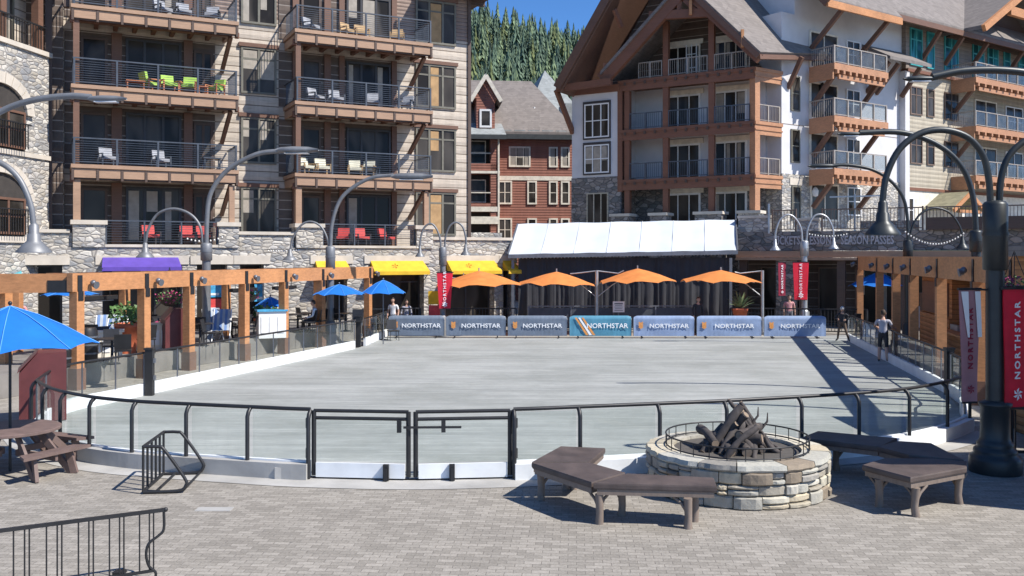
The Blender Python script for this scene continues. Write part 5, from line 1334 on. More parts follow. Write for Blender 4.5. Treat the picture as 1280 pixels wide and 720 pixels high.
hang_banner('long bright red banner with white lettering on the massive near lamp post', ((xa+xb)/2+.03, yb+.04, H-(362-320)/F*yb), (xb-xa)*1.06, 2.02, 'ban_red', (.36, -1, 0), 'NORTHSTAR', 'letter', .14, (p7.x, p7.y, H-(362-320)/F*yb), .165)
xa, xb = (1200-640)/F*yb, (1231-640)/F*yb
mb_ = hang_banner('faded maroon banner with two white stripes on the massive near lamp post', ((xa+xb)/2, yb+.1, H-(363-320)/F*yb), xb-xa, 1.92, 'ban_mar', (.25, -1, 0), 'NORTHSTAR', 'ban_dark', .3, (p7.x, p7.y, H-(363-320)/F*yb), .13)
f_ = V((.25, -1, 0)).normalized(); x_ = V((-f_.y, f_.x, 0)); c_ = V(mb_.location)
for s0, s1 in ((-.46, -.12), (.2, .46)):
    m = MB(); wd_ = xb-xa; m.prism([c_+x_*wd_*s0-ZUP*.02+f_*.03, c_+x_*wd_*s1-ZUP*.02+f_*.03, c_+x_*wd_*(s1+.05)-ZUP*.80+f_*.04, c_+x_*wd_*(s0+.3 if s0 < 0 else s0+.12)-ZUP*.80+f_*.04], f_*.005); m.build('stripe', 'white', mb_, True)  # bright glimpses of lit white put in as white strips
hang_banner('small red banner on the lamp below the yellow awnings', W(556, 341, 41.65), 20*41.65/F, 45*41.65/F, 'ban_red', (.1, -1, 0), 'NORTHSTAR', 'letter', .3, None, .19)
hang_banner('bright red banner on the shaded twin bell lamp before the ticket office', W(1001, 328, 45.8), 20*45.8/F, 47*45.8/F, 'ban_red', (.0, -1, 0), 'NORTHSTAR', 'letter', .2, None, .19)
hang_banner('dark crimson banner on the shaded wall beside the bright red one', W(977.5, 328, 45.9), 11*45.9/F, 42*45.9/F, 'ban_dark', (.3, -1, 0), 'NORTHSTAR', 'letter', .1, tuple(p5+ZUP*3.4), .15)
# string lights
def lights(label, a, b, sag, n):
    a, b = V(a), V(b); P = [a.lerp(b, k/20)-ZUP*sag*4*(k/20)*(1-k/20) for k in range(21)]
    t = thing('string_lights', label, 'string lights', tuple(a), 'strings of bulbs')
    m = MB(); m.tube(P, .012, 5); m.build('cable', 'iron', t, True)
    for k in range(n):
        u = (k+.5)/n; q = a.lerp(b, u)-ZUP*sag*4*u*(1-u); m = MB(); m.ball(q-ZUP*.05, .034, 6, 5, (1, 1, 1.2)); m.build('bulb', 'bulb', t, True)
lights('string of white bulbs crossing the shaded sign wall of the ticket office', W(1010, 291, 45.5), W(1060, 291, 45.5), .12, 14)
lights('string of white bulbs on the stone base above the middle pergola posts', W(334, 312, 38.6), W(375, 311, 38.6), .03, 13)
lights('string of bulbs looping below the ring shaped arm behind the shaded pergola', W(1130, 287, 36.8), W(1206, 289, 36.8), .5, 22)
lights('string of bulbs by the stone pier over the purple awning', W(232, 296, 34.5), W(280, 294, 34.5), .15, 10)

# ------------------------------------------------------------------ fire pit and benches
FP = V((3.6, 14.75, 0)); FRAD = 1.41
fp = thing('fire_pit', 'round stone fire pit built of pale blocks with a metal ring rail', 'fire pit', tuple(FP))
m = MB(); rnd = random.Random(11); m.vc = (.1, .09, .08)
cols = [(.47, .42, .32), (.32, .30, .265), (.50, .43, .31), (.55, .51, .41), (.26, .21, .155), (.40, .36, .29), (.38, .275, .16), (.43, .415, .36), (.48, .455, .39)]
z = 0.0
m.lathe([(FRAD-.06, 0), (FRAD-.06, .6)], FP, 64, False)
hs = [.20, .16, .19]; tot = 0
for ci, hh in enumerate(hs):
    a = rnd.random(); end = a+2*math.pi
    while a < end-.02:
        da = min(rnd.uniform(.10, .32), end-a)
        if end-a-da < .07: da = end-a
        parts_ = [(z, hh)] if rnd.random() > .45 else [(z, hh*.42), (z+hh*.42, hh*.58)] if rnd.random() > .5 else [(z, hh*.6), (z+hh*.6, hh*.4)]
        for zz, h2 in parts_:
            m.vc = sc3(rnd.choice(cols), rnd.uniform(.8, 1.25))
            g = .007; ro = FRAD+rnd.uniform(-.03, .035); ri = FRAD-.2; n = 4; vs = []
            for q in range(n+1):
                t = a+g/FRAD+(da-2*g/FRAD)*q/n; e = .02 if q in (0, n) else 0
                for r_, z_ in ((ri, zz+g), (ro-.025-e, zz+g), (ro-e, zz+g+.02), (ro-e+rnd.uniform(-.008, .008), zz+h2-g-.02), (ro-.025-e, zz+h2-g), (ri, zz+h2-g)):
                    vs.append(FP+V((r_*math.cos(t), r_*math.sin(t), z_+rnd.uniform(-.004, .004))))
            k = 6; fs = [(q*k+j, q*k+(j+1) % k, (q+1)*k+(j+1) % k, (q+1)*k+j)[::-1] for q in range(n) for j in range(k)]
            m.add(vs, fs+[tuple(range(k)), tuple(range(n*k, n*k+k))[::-1]])
        a += da
    z += hh
m.build('stone_wall', 'fit', fp, True)
m = MB(); a = .1; end = a+2*math.pi
while a < end-.02:
    da = min(rnd.uniform(.35, .6), end-a)
    if end-a-da < .2: da = end-a
    m.vc = sc3(rnd.choice(cols), rnd.uniform(.9, 1.25)); vs = []; n = 6
    for q in range(n+1):
        t = a+.006+(da-.012)*q/n; ro = FRAD+.015+rnd.uniform(-.02, .025)
        for r_, z_ in ((1.0, z), (ro-.02, z+.002), (ro, z+.03), (ro-.02, z+.095), (1.0, z+.10)): vs.append(FP+V((r_*math.cos(t), r_*math.sin(t), z_+rnd.uniform(-.003, .003))))
    k = 5; m.add(vs, [(q*k+j, q*k+(j+1) % k, (q+1)*k+(j+1) % k, (q+1)*k+j)[::-1] for q in range(n) for j in range(k)]+[tuple(range(k)), tuple(range(n*k, n*k+k))[::-1]])
    a += da
m.build('cap_stones', 'fit', fp, True)
m = MB(); zr = z+.10
circ = lambda r, zz, N=40: [FP+V((r*math.cos(2*math.pi*k/N), r*math.sin(2*math.pi*k/N), zz)) for k in range(N)]
m.tube(circ(1.12, zr+.19), .013, 6, closed=True); m.tube(circ(1.12, zr+.03), .012, 6, closed=True)
for q in circ(1.12, 0, 26): m.tube([q+ZUP*zr, q+ZUP*(zr+.19)], .008, 5)
m.build('ring_rail', 'iron', fp, True)
m = MB(); m.lathe([(.02, zr-.12), (1.0, zr-.12)], FP, 32); m.build('ash_bed', 'bark', fp, True)
logs = [(-.75, -.2, 0, .05, -.1, .95, .10), (-.55, -.55, .05, .1, .05, .78, .085), (.7, -.25, .05, .0, .1, .92, .06), (.95, .1, .02, .1, .15, .98, .055), (.6, .5, 0, 0, 0, .9, .09), (-.3, .6, 0, .05, -.1, .85, .1), (.85, -.35, .0, .02, .1, .72, .05), (-.5, .2, .1, .1, -.2, .8, .09), (.25, -.65, .1, .05, 0, .6, .1), (.45, -.45, 0, -.1, .1, .7, .06),
        (-.95, -.3, .05, -.2, .1, .42, .08), (-.8, .35, .0, -.05, -.2, .62, .07), (1.1, -.35, .0, .35, -.3, .32, .06), (.9, .4, .0, .2, .1, .7, .05), (-.5, -.8, .03, .2, -.5, .5, .07), (.2, -.85, .02, .3, -.1, .55, .07), (-1.0, .1, .02, -.3, -.1, .3, .1), (1.15, -.1, .05, .1, .2, .66, .035),
        (-.85, -.05, .15, .3, -.4, .3, .11), (-.35, -.75, .12, -.25, .35, .2, .12), (.05, -.75, .12, .15, .3, .2, .13), (-.1, -.6, .35, .4, .1, .4, .10), (-.65, -.4, .2, -.5, .45, .3, .1), (.5, -.55, .12, .4, .4, .25, .07), (1.02, -.1, .0, .3, .1, .55, .04), (.75, -.2, .05, -.12, .05, 1.05, .045)]
LOGL = ['thick log leaning up to the peak from the bench side of the fire pit pile', 'thick log leaning across the front of the fire pit pile', 'medium branch leaning to the peak from the lamp side of the pile', 'long bare branch reaching out over the ring rail on the lamp side', 'thick log leaning at the back of the pile towards the gate', 'thick log at the back of the pile behind the peak', 'thin branch leaning low on the lamp side of the pile', 'thick log laid inside the pile under the peak', 'thick log standing in the middle front of the pile', 'branch crossing low in front of the lamp side of the pile',
        'medium log sloping low over the bench side of the pile', 'log leaning at the rear bench side of the pile', 'branch lying low over the ring on the lamp side front', 'branch at the rear lamp side of the pile', 'log crossing the front bench side of the pile', 'short log leaning at the centre front of the pile', 'thick log lying outermost towards the bench', 'long thin stick sticking out furthest on the lamp side',
        'short cut log at the bench side edge of the pile', 'short cut log lying low at the front of the pile', 'stubby round log showing its cut end at the very front', 'stout log lying across the middle of the pile', 'short log lying on the bench side among the cut ends', 'short thin log at the front on the lamp side', 'thin twiggy stick lying flat at the lamp side rim', 'thin forked branch sticking up above the peak of the pile']
for i, (ax, ay, az, bx, by, bz, r) in enumerate(logs):
    r *= .74; a, b = FP+V((ax*.62, ay*.72, zr-.1+az)), FP+V((bx, by, zr-.1+bz*(.8 if bz > .5 else 1)))
    t = thing('fire_log', LOGL[i], 'log', tuple(a), 'logs piled in the fire pit')
    m = MB(); d = b-a; mid = (a+b)/2+V((rnd.uniform(-.05, .05), rnd.uniform(-.05, .05), rnd.uniform(-.02, .05))); m.tube(crom([a, mid, b], 4), [r*rnd.uniform(.75, 1.15) for _ in range(9)], 9); m.build('bark', 'bark', t, True)
    m = MB(); dd = d.normalized(); m.tube([a-dd*.006, a-dd*.001], r*.82, 9); m.tube([b+dd*.001, b+dd*.006], r*.8, 9); m.build('cut_end', 'logend', t, True)
    if r < .031:
        m = MB(); q = a.lerp(b, .75); m.tube([q, q+V((.12, -.02, .16)), q+V((.13, .0, .3))], [.025, .018, .008], 6); q = a.lerp(b, .5); m.tube([q, q+V((-.07, -.05, .12))], [.018, .008], 5); m.build('twig', 'bark', t, True)
def bench(label, segs, legs, ZS=.58):
    """segs: quads of photo points on the seat's top; legs: photo points of the feet"""
    q0 = G(*segs[0][0], ZS); t = thing('log_bench', label, 'bench', (q0.x, q0.y, 0), 'benches round the fire pit')
    for s in segs:
        P = [G(a, b, ZS) for a, b in s]; c = sum(P, V())/len(P); P = [c+(p-c)*.992 for p in P]
        m = MB(); n = len(P); lay = []
        for k_, zz in ((.985, ZS), (1, ZS-.02), (1, ZS-.065), (.985, ZS-.085)): lay.append([c*1.0+(p-c)*k_+ZUP*(zz-ZS) for p in P])
        vs = [v for L_ in lay for v in L_]
        sgn = 1 if (P[1]-P[0]).cross(P[2]-P[0]).z > 0 else -1
        fs = [tuple(range(n))[::sgn], tuple(range(3*n, 4*n))[::-sgn]]+[((l+1)*n+i, (l+1)*n+(i+1) % n, l*n+(i+1) % n, l*n+i)[::sgn] for l in range(3) for i in range(n)]
        m.add(vs, fs); m.build('cushion', 'cushion', t, True)
        m = MB(); m.prism([c+(p-c)*.95-ZUP*.088 for p in P], -ZUP*.075); m.build('seat_board', 'log', t, True)
    for a, b in legs:
        p = G(a, b); zt = ZS-.165; m = MB(); j = V((rnd.uniform(-.02, .02), rnd.uniform(-.02, .02), 0))
        m.tube([p, p+j+ZUP*.15, p+ZUP*zt], [.06, .052, .06], 9); lg = m.build('leg', 'log', t, True)
        d0 = (q0*0+sum((G(x, y, 0) for s in segs for x, y in s), V())/sum(len(s) for s in segs)-p); d0.z = 0; d0.normalize()
        m = MB()
        for s_ in (-1, 1):
            dd = Matrix.Rotation(s_*.7, 3, 'Z')@d0; m.tube([p+ZUP*.2, p+dd*.1+ZUP*.33, p+dd*.24+ZUP*zt], .022, 6)
        m.build('brace', 'log', lg, True)
    return t
bench('three sided log bench with brown cushions in front of the rink gate', [[(664, 577.5), (701, 557.5), (757, 560), (737, 577)], [(664.5, 578.5), (737, 578), (782, 590.5), (739.5, 603)], [(741, 604), (783.5, 591.5), (893, 597), (897, 608)]], [(676, 626), (717, 612), (749, 655), (777, 645), (860, 661), (868, 652), (707, 612)])
bench('three sided log bench with brown cushions beside the massive lamp post', [[(1000, 547), (1022, 538.5), (1122, 547.5), (1100, 558.5)], [(1096, 558), (1122, 551), (1164, 553.6), (1206, 575.3), (1136, 568.5)], [(1077, 581), (1105, 572.5), (1166, 573), (1209, 576.5), (1209, 584), (1138, 597)]], [(1046, 588), (1099, 634), (1145, 646), (1199, 630), (1012, 575)])
m = MB(); p = G(745, 656)

# ------------------------------------------------------------------ bike rack and foreground railing
BR = G(179, 618); BE = G(204.5, 595); br = thing('bike_rack', 'black steel bike rack with two bent loops and upright bars', 'bike rack', tuple(BR))
d = (BE-BR).normalized(); n = V((1, 0, 0))-d*d.x; n.normalize(); hr = .74; L = (BE-BR).length
m = MB(); m.tube([BR+ZUP*hr, BE+ZUP*hr], .025, 8); m.tube([BR+ZUP*.05, BE+ZUP*.05], .025, 8)
for k in range(6): q = BR+d*L*k/5; m.tube([q+ZUP*.05, q+ZUP*hr], .02, 7)
m.build('grid', 'iron', br, True)
for q in (BR, BE):
    m = MB(); m.tube(crom([q+ZUP*hr, q+n*.22+ZUP*(hr-.005), q+n*.32+ZUP*(hr-.06), q+n*.62+ZUP*.24, q+n*.64+ZUP*.12, q+n*.52+ZUP*.04, q+ZUP*.035], 4), .026, 8); m.build('loop', 'iron', br, True)
for k_ in (.2, .6): m = MB(); m.tube([BR+n*k_+ZUP*.05, BE+n*k_+ZUP*.05], .02, 6); m.build('tie_bar', 'iron', br, True)
zt_, zb_ = .78, .10
A = V((0, 0, 0)); T0 = G(-60, 671, zt_); T1 = G(207, 637, zt_); dr = (T1-T0).normalized(); L = (T1-T0).length
fr_ = thing('iron_railing', 'low black iron railing with a curved end bar in the near corner', 'railing', (T1.x, T1.y, 0))
B0 = T0-ZUP*(zt_-zb_); B1 = T1-ZUP*(zt_-zb_)-dr*.12
m = MB(); m.beam(T0, T1, .035, .04); m.ball(T1, .028, 7, 5); m.build('top_rail', 'iron', fr_, True)
m = MB(); m.beam(B0, B1, .03, .03); m.cbox(tuple(B1+V((-.4, 0, -.02))), (.12, .12, .03)); m.build('bottom_rail', 'iron', fr_, True)
for k, s in enumerate([.05+.105*i+(.06 if i % 3 == 0 else 0) for i in range(int(L/.105))]):
    if s < L-.12: m = MB(); q = T1-dr*(s+.02); m.tube([q, q-ZUP*(zt_-zb_)], .0085, 6, False); m.build('bar', 'iron', fr_, True)
m = MB(); q = T1-dr*.02; m.tube(crom([q, q-ZUP*.22, q-dr*.06-ZUP*.29, q-dr*.16-ZUP*.36, q-dr*.19-ZUP*.48, q-dr*.16-ZUP*.62, q-dr*.09-ZUP*.70, q-dr*.09-ZUP*.77], 4), .016, 7); m.build('curved_bar', 'iron', fr_, True)
m = MB(); q = T0+dr*.3; m.tube([q, q-ZUP*zt_], .02, 7); m.build('leg', 'iron', fr_, True)
m = MB(); q = G(268, 637); m.cbox((q.x, q.y, .008), (.52, .2, .008)); o = m.build('utility_cover', 'concrete', None, True, (q.x, q.y, 0)); tag(o, 'small pale utility cover set flush in the paving', 'cover')

# ------------------------------------------------------------------ picnic table
def picnic(label, c, rz):
    t = thing('picnic_table', label, 'table', c, None, rz)
    m = MB(); m.lathe([(.03, .735), (.96, .735), (.98, .745), (.98, .785), (.96, .795), (.03, .795)], (0, 0, 0), 28, False); m.build('tabletop', 'table_wood', t)
    for k in range(4):
        a = k*math.pi/2+math.pi/4; M3 = Matrix.Rotation(a, 3, 'Z')
        m = MB(); q = [M3@V(v) for v in ((1.12, -.62, .42), (1.45, -.78, .42), (1.45, .78, .42), (1.12, .62, .42))]; m.prism(q, ZUP*.055); m.build('seat', 'table_wood', t)
        for s in (-1, 1):
            m = MB(); m.beam(M3@V((1.38, s*.45, 0)), M3@V((1.25, s*.40, .41)), .07, .14); m.beam(M3@V((1.30, s*.43, .02)), M3@V((.55, s*.25, .73)), .06, .13); m.build('leg', 'table_wood', t)
        m = MB(); m.beam(M3@V((.2, 0, .36)), M3@V((1.4, 0, .36)), .06, .11); m.build('crossbar', 'table_wood', t)
    return t
picnic('round brown picnic table with attached benches under the large blue umbrella', tuple(PT), .35).scale = (.82, .82, .95)
# maroon lidded bins
def bin_(label, c, s=1, rz=0):
    t = thing('litter_bin', label, 'bin', c, 'maroon litter bins', rz)
    w2, d2, h = .42*s, .45*s, 1.5*s
    m = MB(); m.prism([(-w2, -d2, .05), (-w2, d2, .05), (-w2, d2, h), (-w2, -.1*s, h), (-w2, -d2, h*.72)], (2*w2, 0, 0)); m.build('body', 'maroon', t)
    m = MB(); m.prism([(-w2-.03, -d2-.03, h*.72+.012), (-w2-.03, -.1*s, h+.015), (-w2-.03, -.1*s, h+.045), (-w2-.03, -d2-.03, h*.72+.042)], (2*w2+.06, 0, 0)); m.build('flap', 'maroon', t)
    m = MB(); m.cbox((0, 0, .025), (2*w2*.9, 2*d2*.9, .05)); m.build('base', 'iron', t)
    return t
q = W(45, 440, 20.3); bin_('maroon lidded litter bin beside the round picnic table', (q.x-.05, 20.7, 0), 1.04, -1.1)
q = W(222, 440, 29.2); bin_('maroon litter bin standing behind the second pergola post', (q.x-.5, 30.4, .62), .9, -1.0)

# ------------------------------------------------------------------ cafe clutter along the shops
TZ = .62      # the shops' terrace stands a step above the plaza
def ground_at(px, Y): return V(((px-640)/F*Y, Y, TZ if px < 455 else 0))
m = MB(); tq = [p+lnrm*.55 for p in lpts]
pl = [tq[0]-ldir*5, tq[-1]+ldir*.3, LBF.P(LBF.u(458, -.1), -.1, 0), LBF.P(-7, -.1, 0)]
m.prism([(p.x, p.y, .01) for p in pl], ZUP*(TZ-.012)); struct('shop_terrace', m, 'terrace')
def planter(label, loc, r, h, kind, potmat='terracotta', name='potted_plant', seed=1, size=.7):
    t = thing(name, label, 'plant', tuple(loc), None); rnd = random.Random(seed)
    m = MB(); m.lathe([(r*.72, 0), (r*.95, h*.85), (r*1.08, h*.86), (r*1.08, h), (r*.95, h), (r*.9, h*.93)], (0, 0, 0), 16); m.build('pot', potmat, t)
    m = MB()
    if kind == 'agave':
        for k in range(34):
            a = rnd.random()*6.28; el = rnd.uniform(.25, 1.45); L = size*rnd.uniform(.7, 1.15); d = V((math.cos(a)*math.cos(el), math.sin(a)*math.cos(el), math.sin(el))); s = V((-math.sin(a), math.cos(a), 0))*.05
            b = V((0, 0, h)); mid = b+d*L*.55; tip = b+d*L-ZUP*.1*L
            m.add([b-s*.6, b+s*.6, mid+s, mid-s, tip], [(0, 1, 2, 3), (3, 2, 4)])
        m.build('leaves', 'agave', t)
    else:
        for k in range(260):
            a = rnd.random()*6.28; e = rnd.random(); rr_ = size*.55*math.sqrt(rnd.random()); c = V((math.cos(a)*rr_, math.sin(a)*rr_, h+size*.75*e*(1-.5*(rr_/size)))); s = rnd.uniform(.05, .1)
            u = V((rnd.uniform(-1, 1), rnd.uniform(-1, 1), rnd.uniform(-.6, 1))).normalized()*s; v = u.orthogonal().normalized()*s*.6
            m.cm = 1 if kind == 'flower' and rnd.random() < .3 else 0
            m.add([c-u, c+v, c+u, c-v], [(0, 1, 2, 3)])
        m.build('leaves', ['leaf', 'flower'], t)
    return t
planter('agave with long spiky leaves in an orange pot beside the umbrella mast', ground_at(925, 44.3)+ZUP*.55, .38, .6, 'agave', seed=3, size=1.0)
planter('bushy green plant in an orange pot between the first pergola posts', ground_at(159, 29.2), .36, .95, 'bush', seed=4, size=.95)
planter('flowering plant in a pot behind the second pergola post', ground_at(205, 31.5), .3, .5, 'flower', seed=5, size=.6)
planter('green leafy plant under the light green shop window', ground_at(331, 35.4), .4, .7, 'bush', seed=6, size=.8)
def basket(label, c, r, seed, hang):
    t = thing('hanging_basket', label, 'plant', tuple(c), 'hanging flower baskets'); rnd = random.Random(seed)
    m = MB(); m.lathe([(r*.3, -r*.7), (r*.7, -r*.45), (r*.85, 0)], (0, 0, 0), 12); m.build('basket', 'timber_dark', t)
    m = MB()
    for k in range(240):
        a = rnd.random()*6.28; rr_ = r*1.15*math.sqrt(rnd.random()); p = V((math.cos(a)*rr_, math.sin(a)*rr_, rnd.uniform(-.55, .6)*r*(1.15-rr_/r*.4))); s = rnd.uniform(.02, .04)*r/.3
        u = V((rnd.uniform(-1, 1), rnd.uniform(-1, 1), rnd.uniform(-1, 1))).normalized()*s; v = u.orthogonal().normalized()*s*.8; m.cm = 1 if rnd.random() < .38 else 0
        m.add([p-u, p+v, p+u, p-v], [(0, 1, 2, 3)])
    m.build('foliage', ['leaf', 'flower'], t)
    m = MB()
    for k in range(3): a = k*2.094; m.tube([(math.cos(a)*r*.8, math.sin(a)*r*.8, 0), (0, 0, hang)], .008, 4, False)
    m.build('chain', 'iron', t)
basket('hanging flower basket above the long red banner on the massive lamp post', W(1268, 357, 15.95), .3, 2, .6)
basket('dark flower basket hanging between the third and second pergola posts', W(212, 372, 30.3), .4, 3, 1.0)
basket('dark flower basket hanging beside the fourth pergola post', W(312, 369, 34.0), .35, 4, .9)
def sling(label, c, rz):
    t = thing('deck_chair', label, 'chair', tuple(c), 'striped sling chairs under the pergola', rz)
    m = MB()
    for s in (-.3, .3): m.tube([(s, .45, 1.12), (s, -.05, .38), (s, -.5, .42)], .022, 6); m.tube([(s, .35, 0), (s, -.35, .42)], .02, 6); m.tube([(s, -.42, 0), (s, .2, .72)], .02, 6)
    m.build('frame', 'white', t)
    m = MB(); 
    for k in range(6):
        x0 = -.27+.09*k; m.cm = k % 2; m.ob((x0, -.06, .395), (.09, 0, 0), (0, .51, .735), (0, -.012, .01)); m.ob((x0, -.49, .425), (.09, 0, 0), (0, .42, -.03), (0, 0, .012))
    m.build('sling', ['stripe', 'stripe_pale'], t)
    return t
for px, Y, rz, lab in ((131, 30.0, .3, 'blue striped sling chair by the first pergola post'), (143, 29.6, .1, 'blue striped sling chair second from the first pergola post'), (266, 33.6, .5, 'blue striped sling chair leaning by the red window poster'), (277, 33.2, .2, 'blue striped sling chair just outside the red window poster, towards the fourth post')):
    sling(lab, ground_at(px, Y), rz)
def cafe(label, c, r=.45, h=.74, mat='iron'):
    t = thing('cafe_table', label, 'table', tuple(c), 'cafe tables behind the rink fence')
    m = MB(); m.lathe([(.02, h-.03), (r, h-.03), (r, h), (.02, h)], (0, 0, 0), 18, False); m.build('tabletop', mat, t)
    m = MB(); m.lathe([(.24, 0), (.22, .03), (.04, .06), (.03, h-.03)], (0, 0, 0), 10); m.build('pedestal', 'iron', t)
def cchair(label, c, rz, mat='iron'):
    t = thing('cafe_chair', label, 'chair', tuple(c), 'cafe chairs behind the rink fence', rz)
    m = MB(); m.cbox((0, 0, .45), (.44, .44, .04)); m.build('seat', mat, t)
    m = MB(); m.ob((-.22, .2, .5), (.44, 0, 0), (0, .025, 0), (0, .09, .42)); m.build('backrest', mat, t)
    for sx in (-1, 1):
        for sy in (-1, 1): m = MB(); m.tube([(sx*.2, sy*.2, 0), (sx*.18, sy*.18, .44)], .014, 5); m.build('leg', mat, t)
spots = [(140, 26.2, 'beside the orange pot'), (170, 29.6, 'near the second pergola post'), (208, 31.0, 'by the low cream counter'), (290, 34.5, 'behind the fourth pergola post'), (298, 33.8, 'touching the fourth pergola post'), (372, 37.2, 'past the fifth pergola post'), (386, 37.9, 'behind the pergola end posts'), (432, 37.6, 'past the lamp pole'), (478, 40.5, 'below the yellow awning'), (120, 28.6, 'by the pale cabinet'), (192, 33.5, 'near the maroon bin'), (250, 32.0, 'between third and fourth posts'), (275, 36.5, 'under the shop wall poster'), (322, 35.6, 'beside the blue counter'), (410, 39.5, 'near the seated diner')]
for k, (px, Y, lab) in enumerate(spots):
    c = ground_at(px, Y); cafe('dark round cafe table '+lab, c)
    cchair('dark cafe chair, shop side, at the table '+lab, c+V((-.35, .75, 0)), .4+.3*k)
    cchair('dark cafe chair, rink side, at the table '+lab, c+V((.55, -.55, 0)), 3.5+.4*k)
def counter(label, c, size, top, body, rz=.4):
    t = thing('market_counter', label, 'counter', tuple(c), None, rz)
    m = MB(); m.cbox((0, 0, size[2]/2), (size[0], size[1], size[2])); m.build('body', body, t)
    m = MB(); m.cbox((0, 0, size[2]+.03), (size[0]+.12, size[1]+.12, .06)); m.build('top', top, t)
    m = MB()
    for k in range(3): m.cbox((-size[0]*.3+size[0]*.3*k, -size[1]/2-.012, size[2]*.5), (size[0]*.24, .02, size[2]*.6))
    m.build('panel', 'white', t)
counter('counter with bright blue top and white panelled front behind the middle posts', ground_at(339, 34.8), (1.0, .7, 1.0), 'blue_poster', 'white')
counter('pale low cream counter behind the second pergola post', ground_at(206, 30.6), (1.0, .6, .8), 'creamcush', 'cream')
counter('pale cabinet under the striped chairs by the first pergola post', ground_at(133, 28.3), (.9, .6, .75), 'cream', 'cream')
for px, Y, lab in ((68, 25.2, 'black ribbed barrel behind the large blue umbrella'), (79, 25.4, 'black ribbed barrel second from the umbrella, touching the first pergola post'), (109, 26.6, 'black ribbed barrel on the far side of the first pergola post')):
    t = thing('barrel', lab, 'barrel', tuple(ground_at(px, Y)), 'black barrels by the first pergola post')
    m = MB(); m.lathe([(.24, 0), (.28, .1), (.30, .5), (.28, .9), (.24, 1.0)], (0, 0, 0), 14); m.build('drum', 'iron', t)
    m = MB(); [m.lathe([(.305, z), (.305, z+.05)], (0, 0, 0), 14) for z in (.25, .5, .72)]; m.build('hoop', 'steel', t)
def poster(label, px, py, Y, w_, h_, mat):
    c = W(px, py, Y); t = thing('window_poster', label, 'poster', tuple(c), None, FA)
    m = MB(); m.cbox((0, 0, 0), (w_, .03, h_)); m.build('print', mat, t)
    m = MB(); m.cbox((0, -.02, -h_*.3), (w_*.7, .01, h_*.14)); m.build('strip', 'white', t)
u = LBF.u(268, .5); c = LBF.P(u, .5, 0)
poster('blue poster in the shop window behind the third pergola post', 267, 362, c.y, .7, .7, 'blue_poster'); poster('red poster below the blue one in the same shop window', 267, 381, c.y, .7, .55, 'red_poster')
poster('light blue poster in the shop doorway behind the middle posts', 330, 366, LBF.P(LBF.u(318, .5), .5, 0).y, .9, .8, 'blue_poster')
t = thing('display_easel', 'red and yellow display board standing beside the small red banner lamp', 'sign', tuple(ground_at(546, 43.0)))
m = MB(); m.cbox((0, 0, 1.75), (.8, .05, .62)); m.build('upper_board', 'awn_yellow', t)
m = MB(); m.cbox((0, 0, 1.1), (.75, .05, .6)); m.build('lower_board', 'red_poster', t)
m = MB(); m.tube([(-.3, .1, 0), (-.3, .04, 2)], .02, 5); m.tube([(.3, .1, 0), (.3, .04, 2)], .02, 5); m.build('leg', 'steel', t)

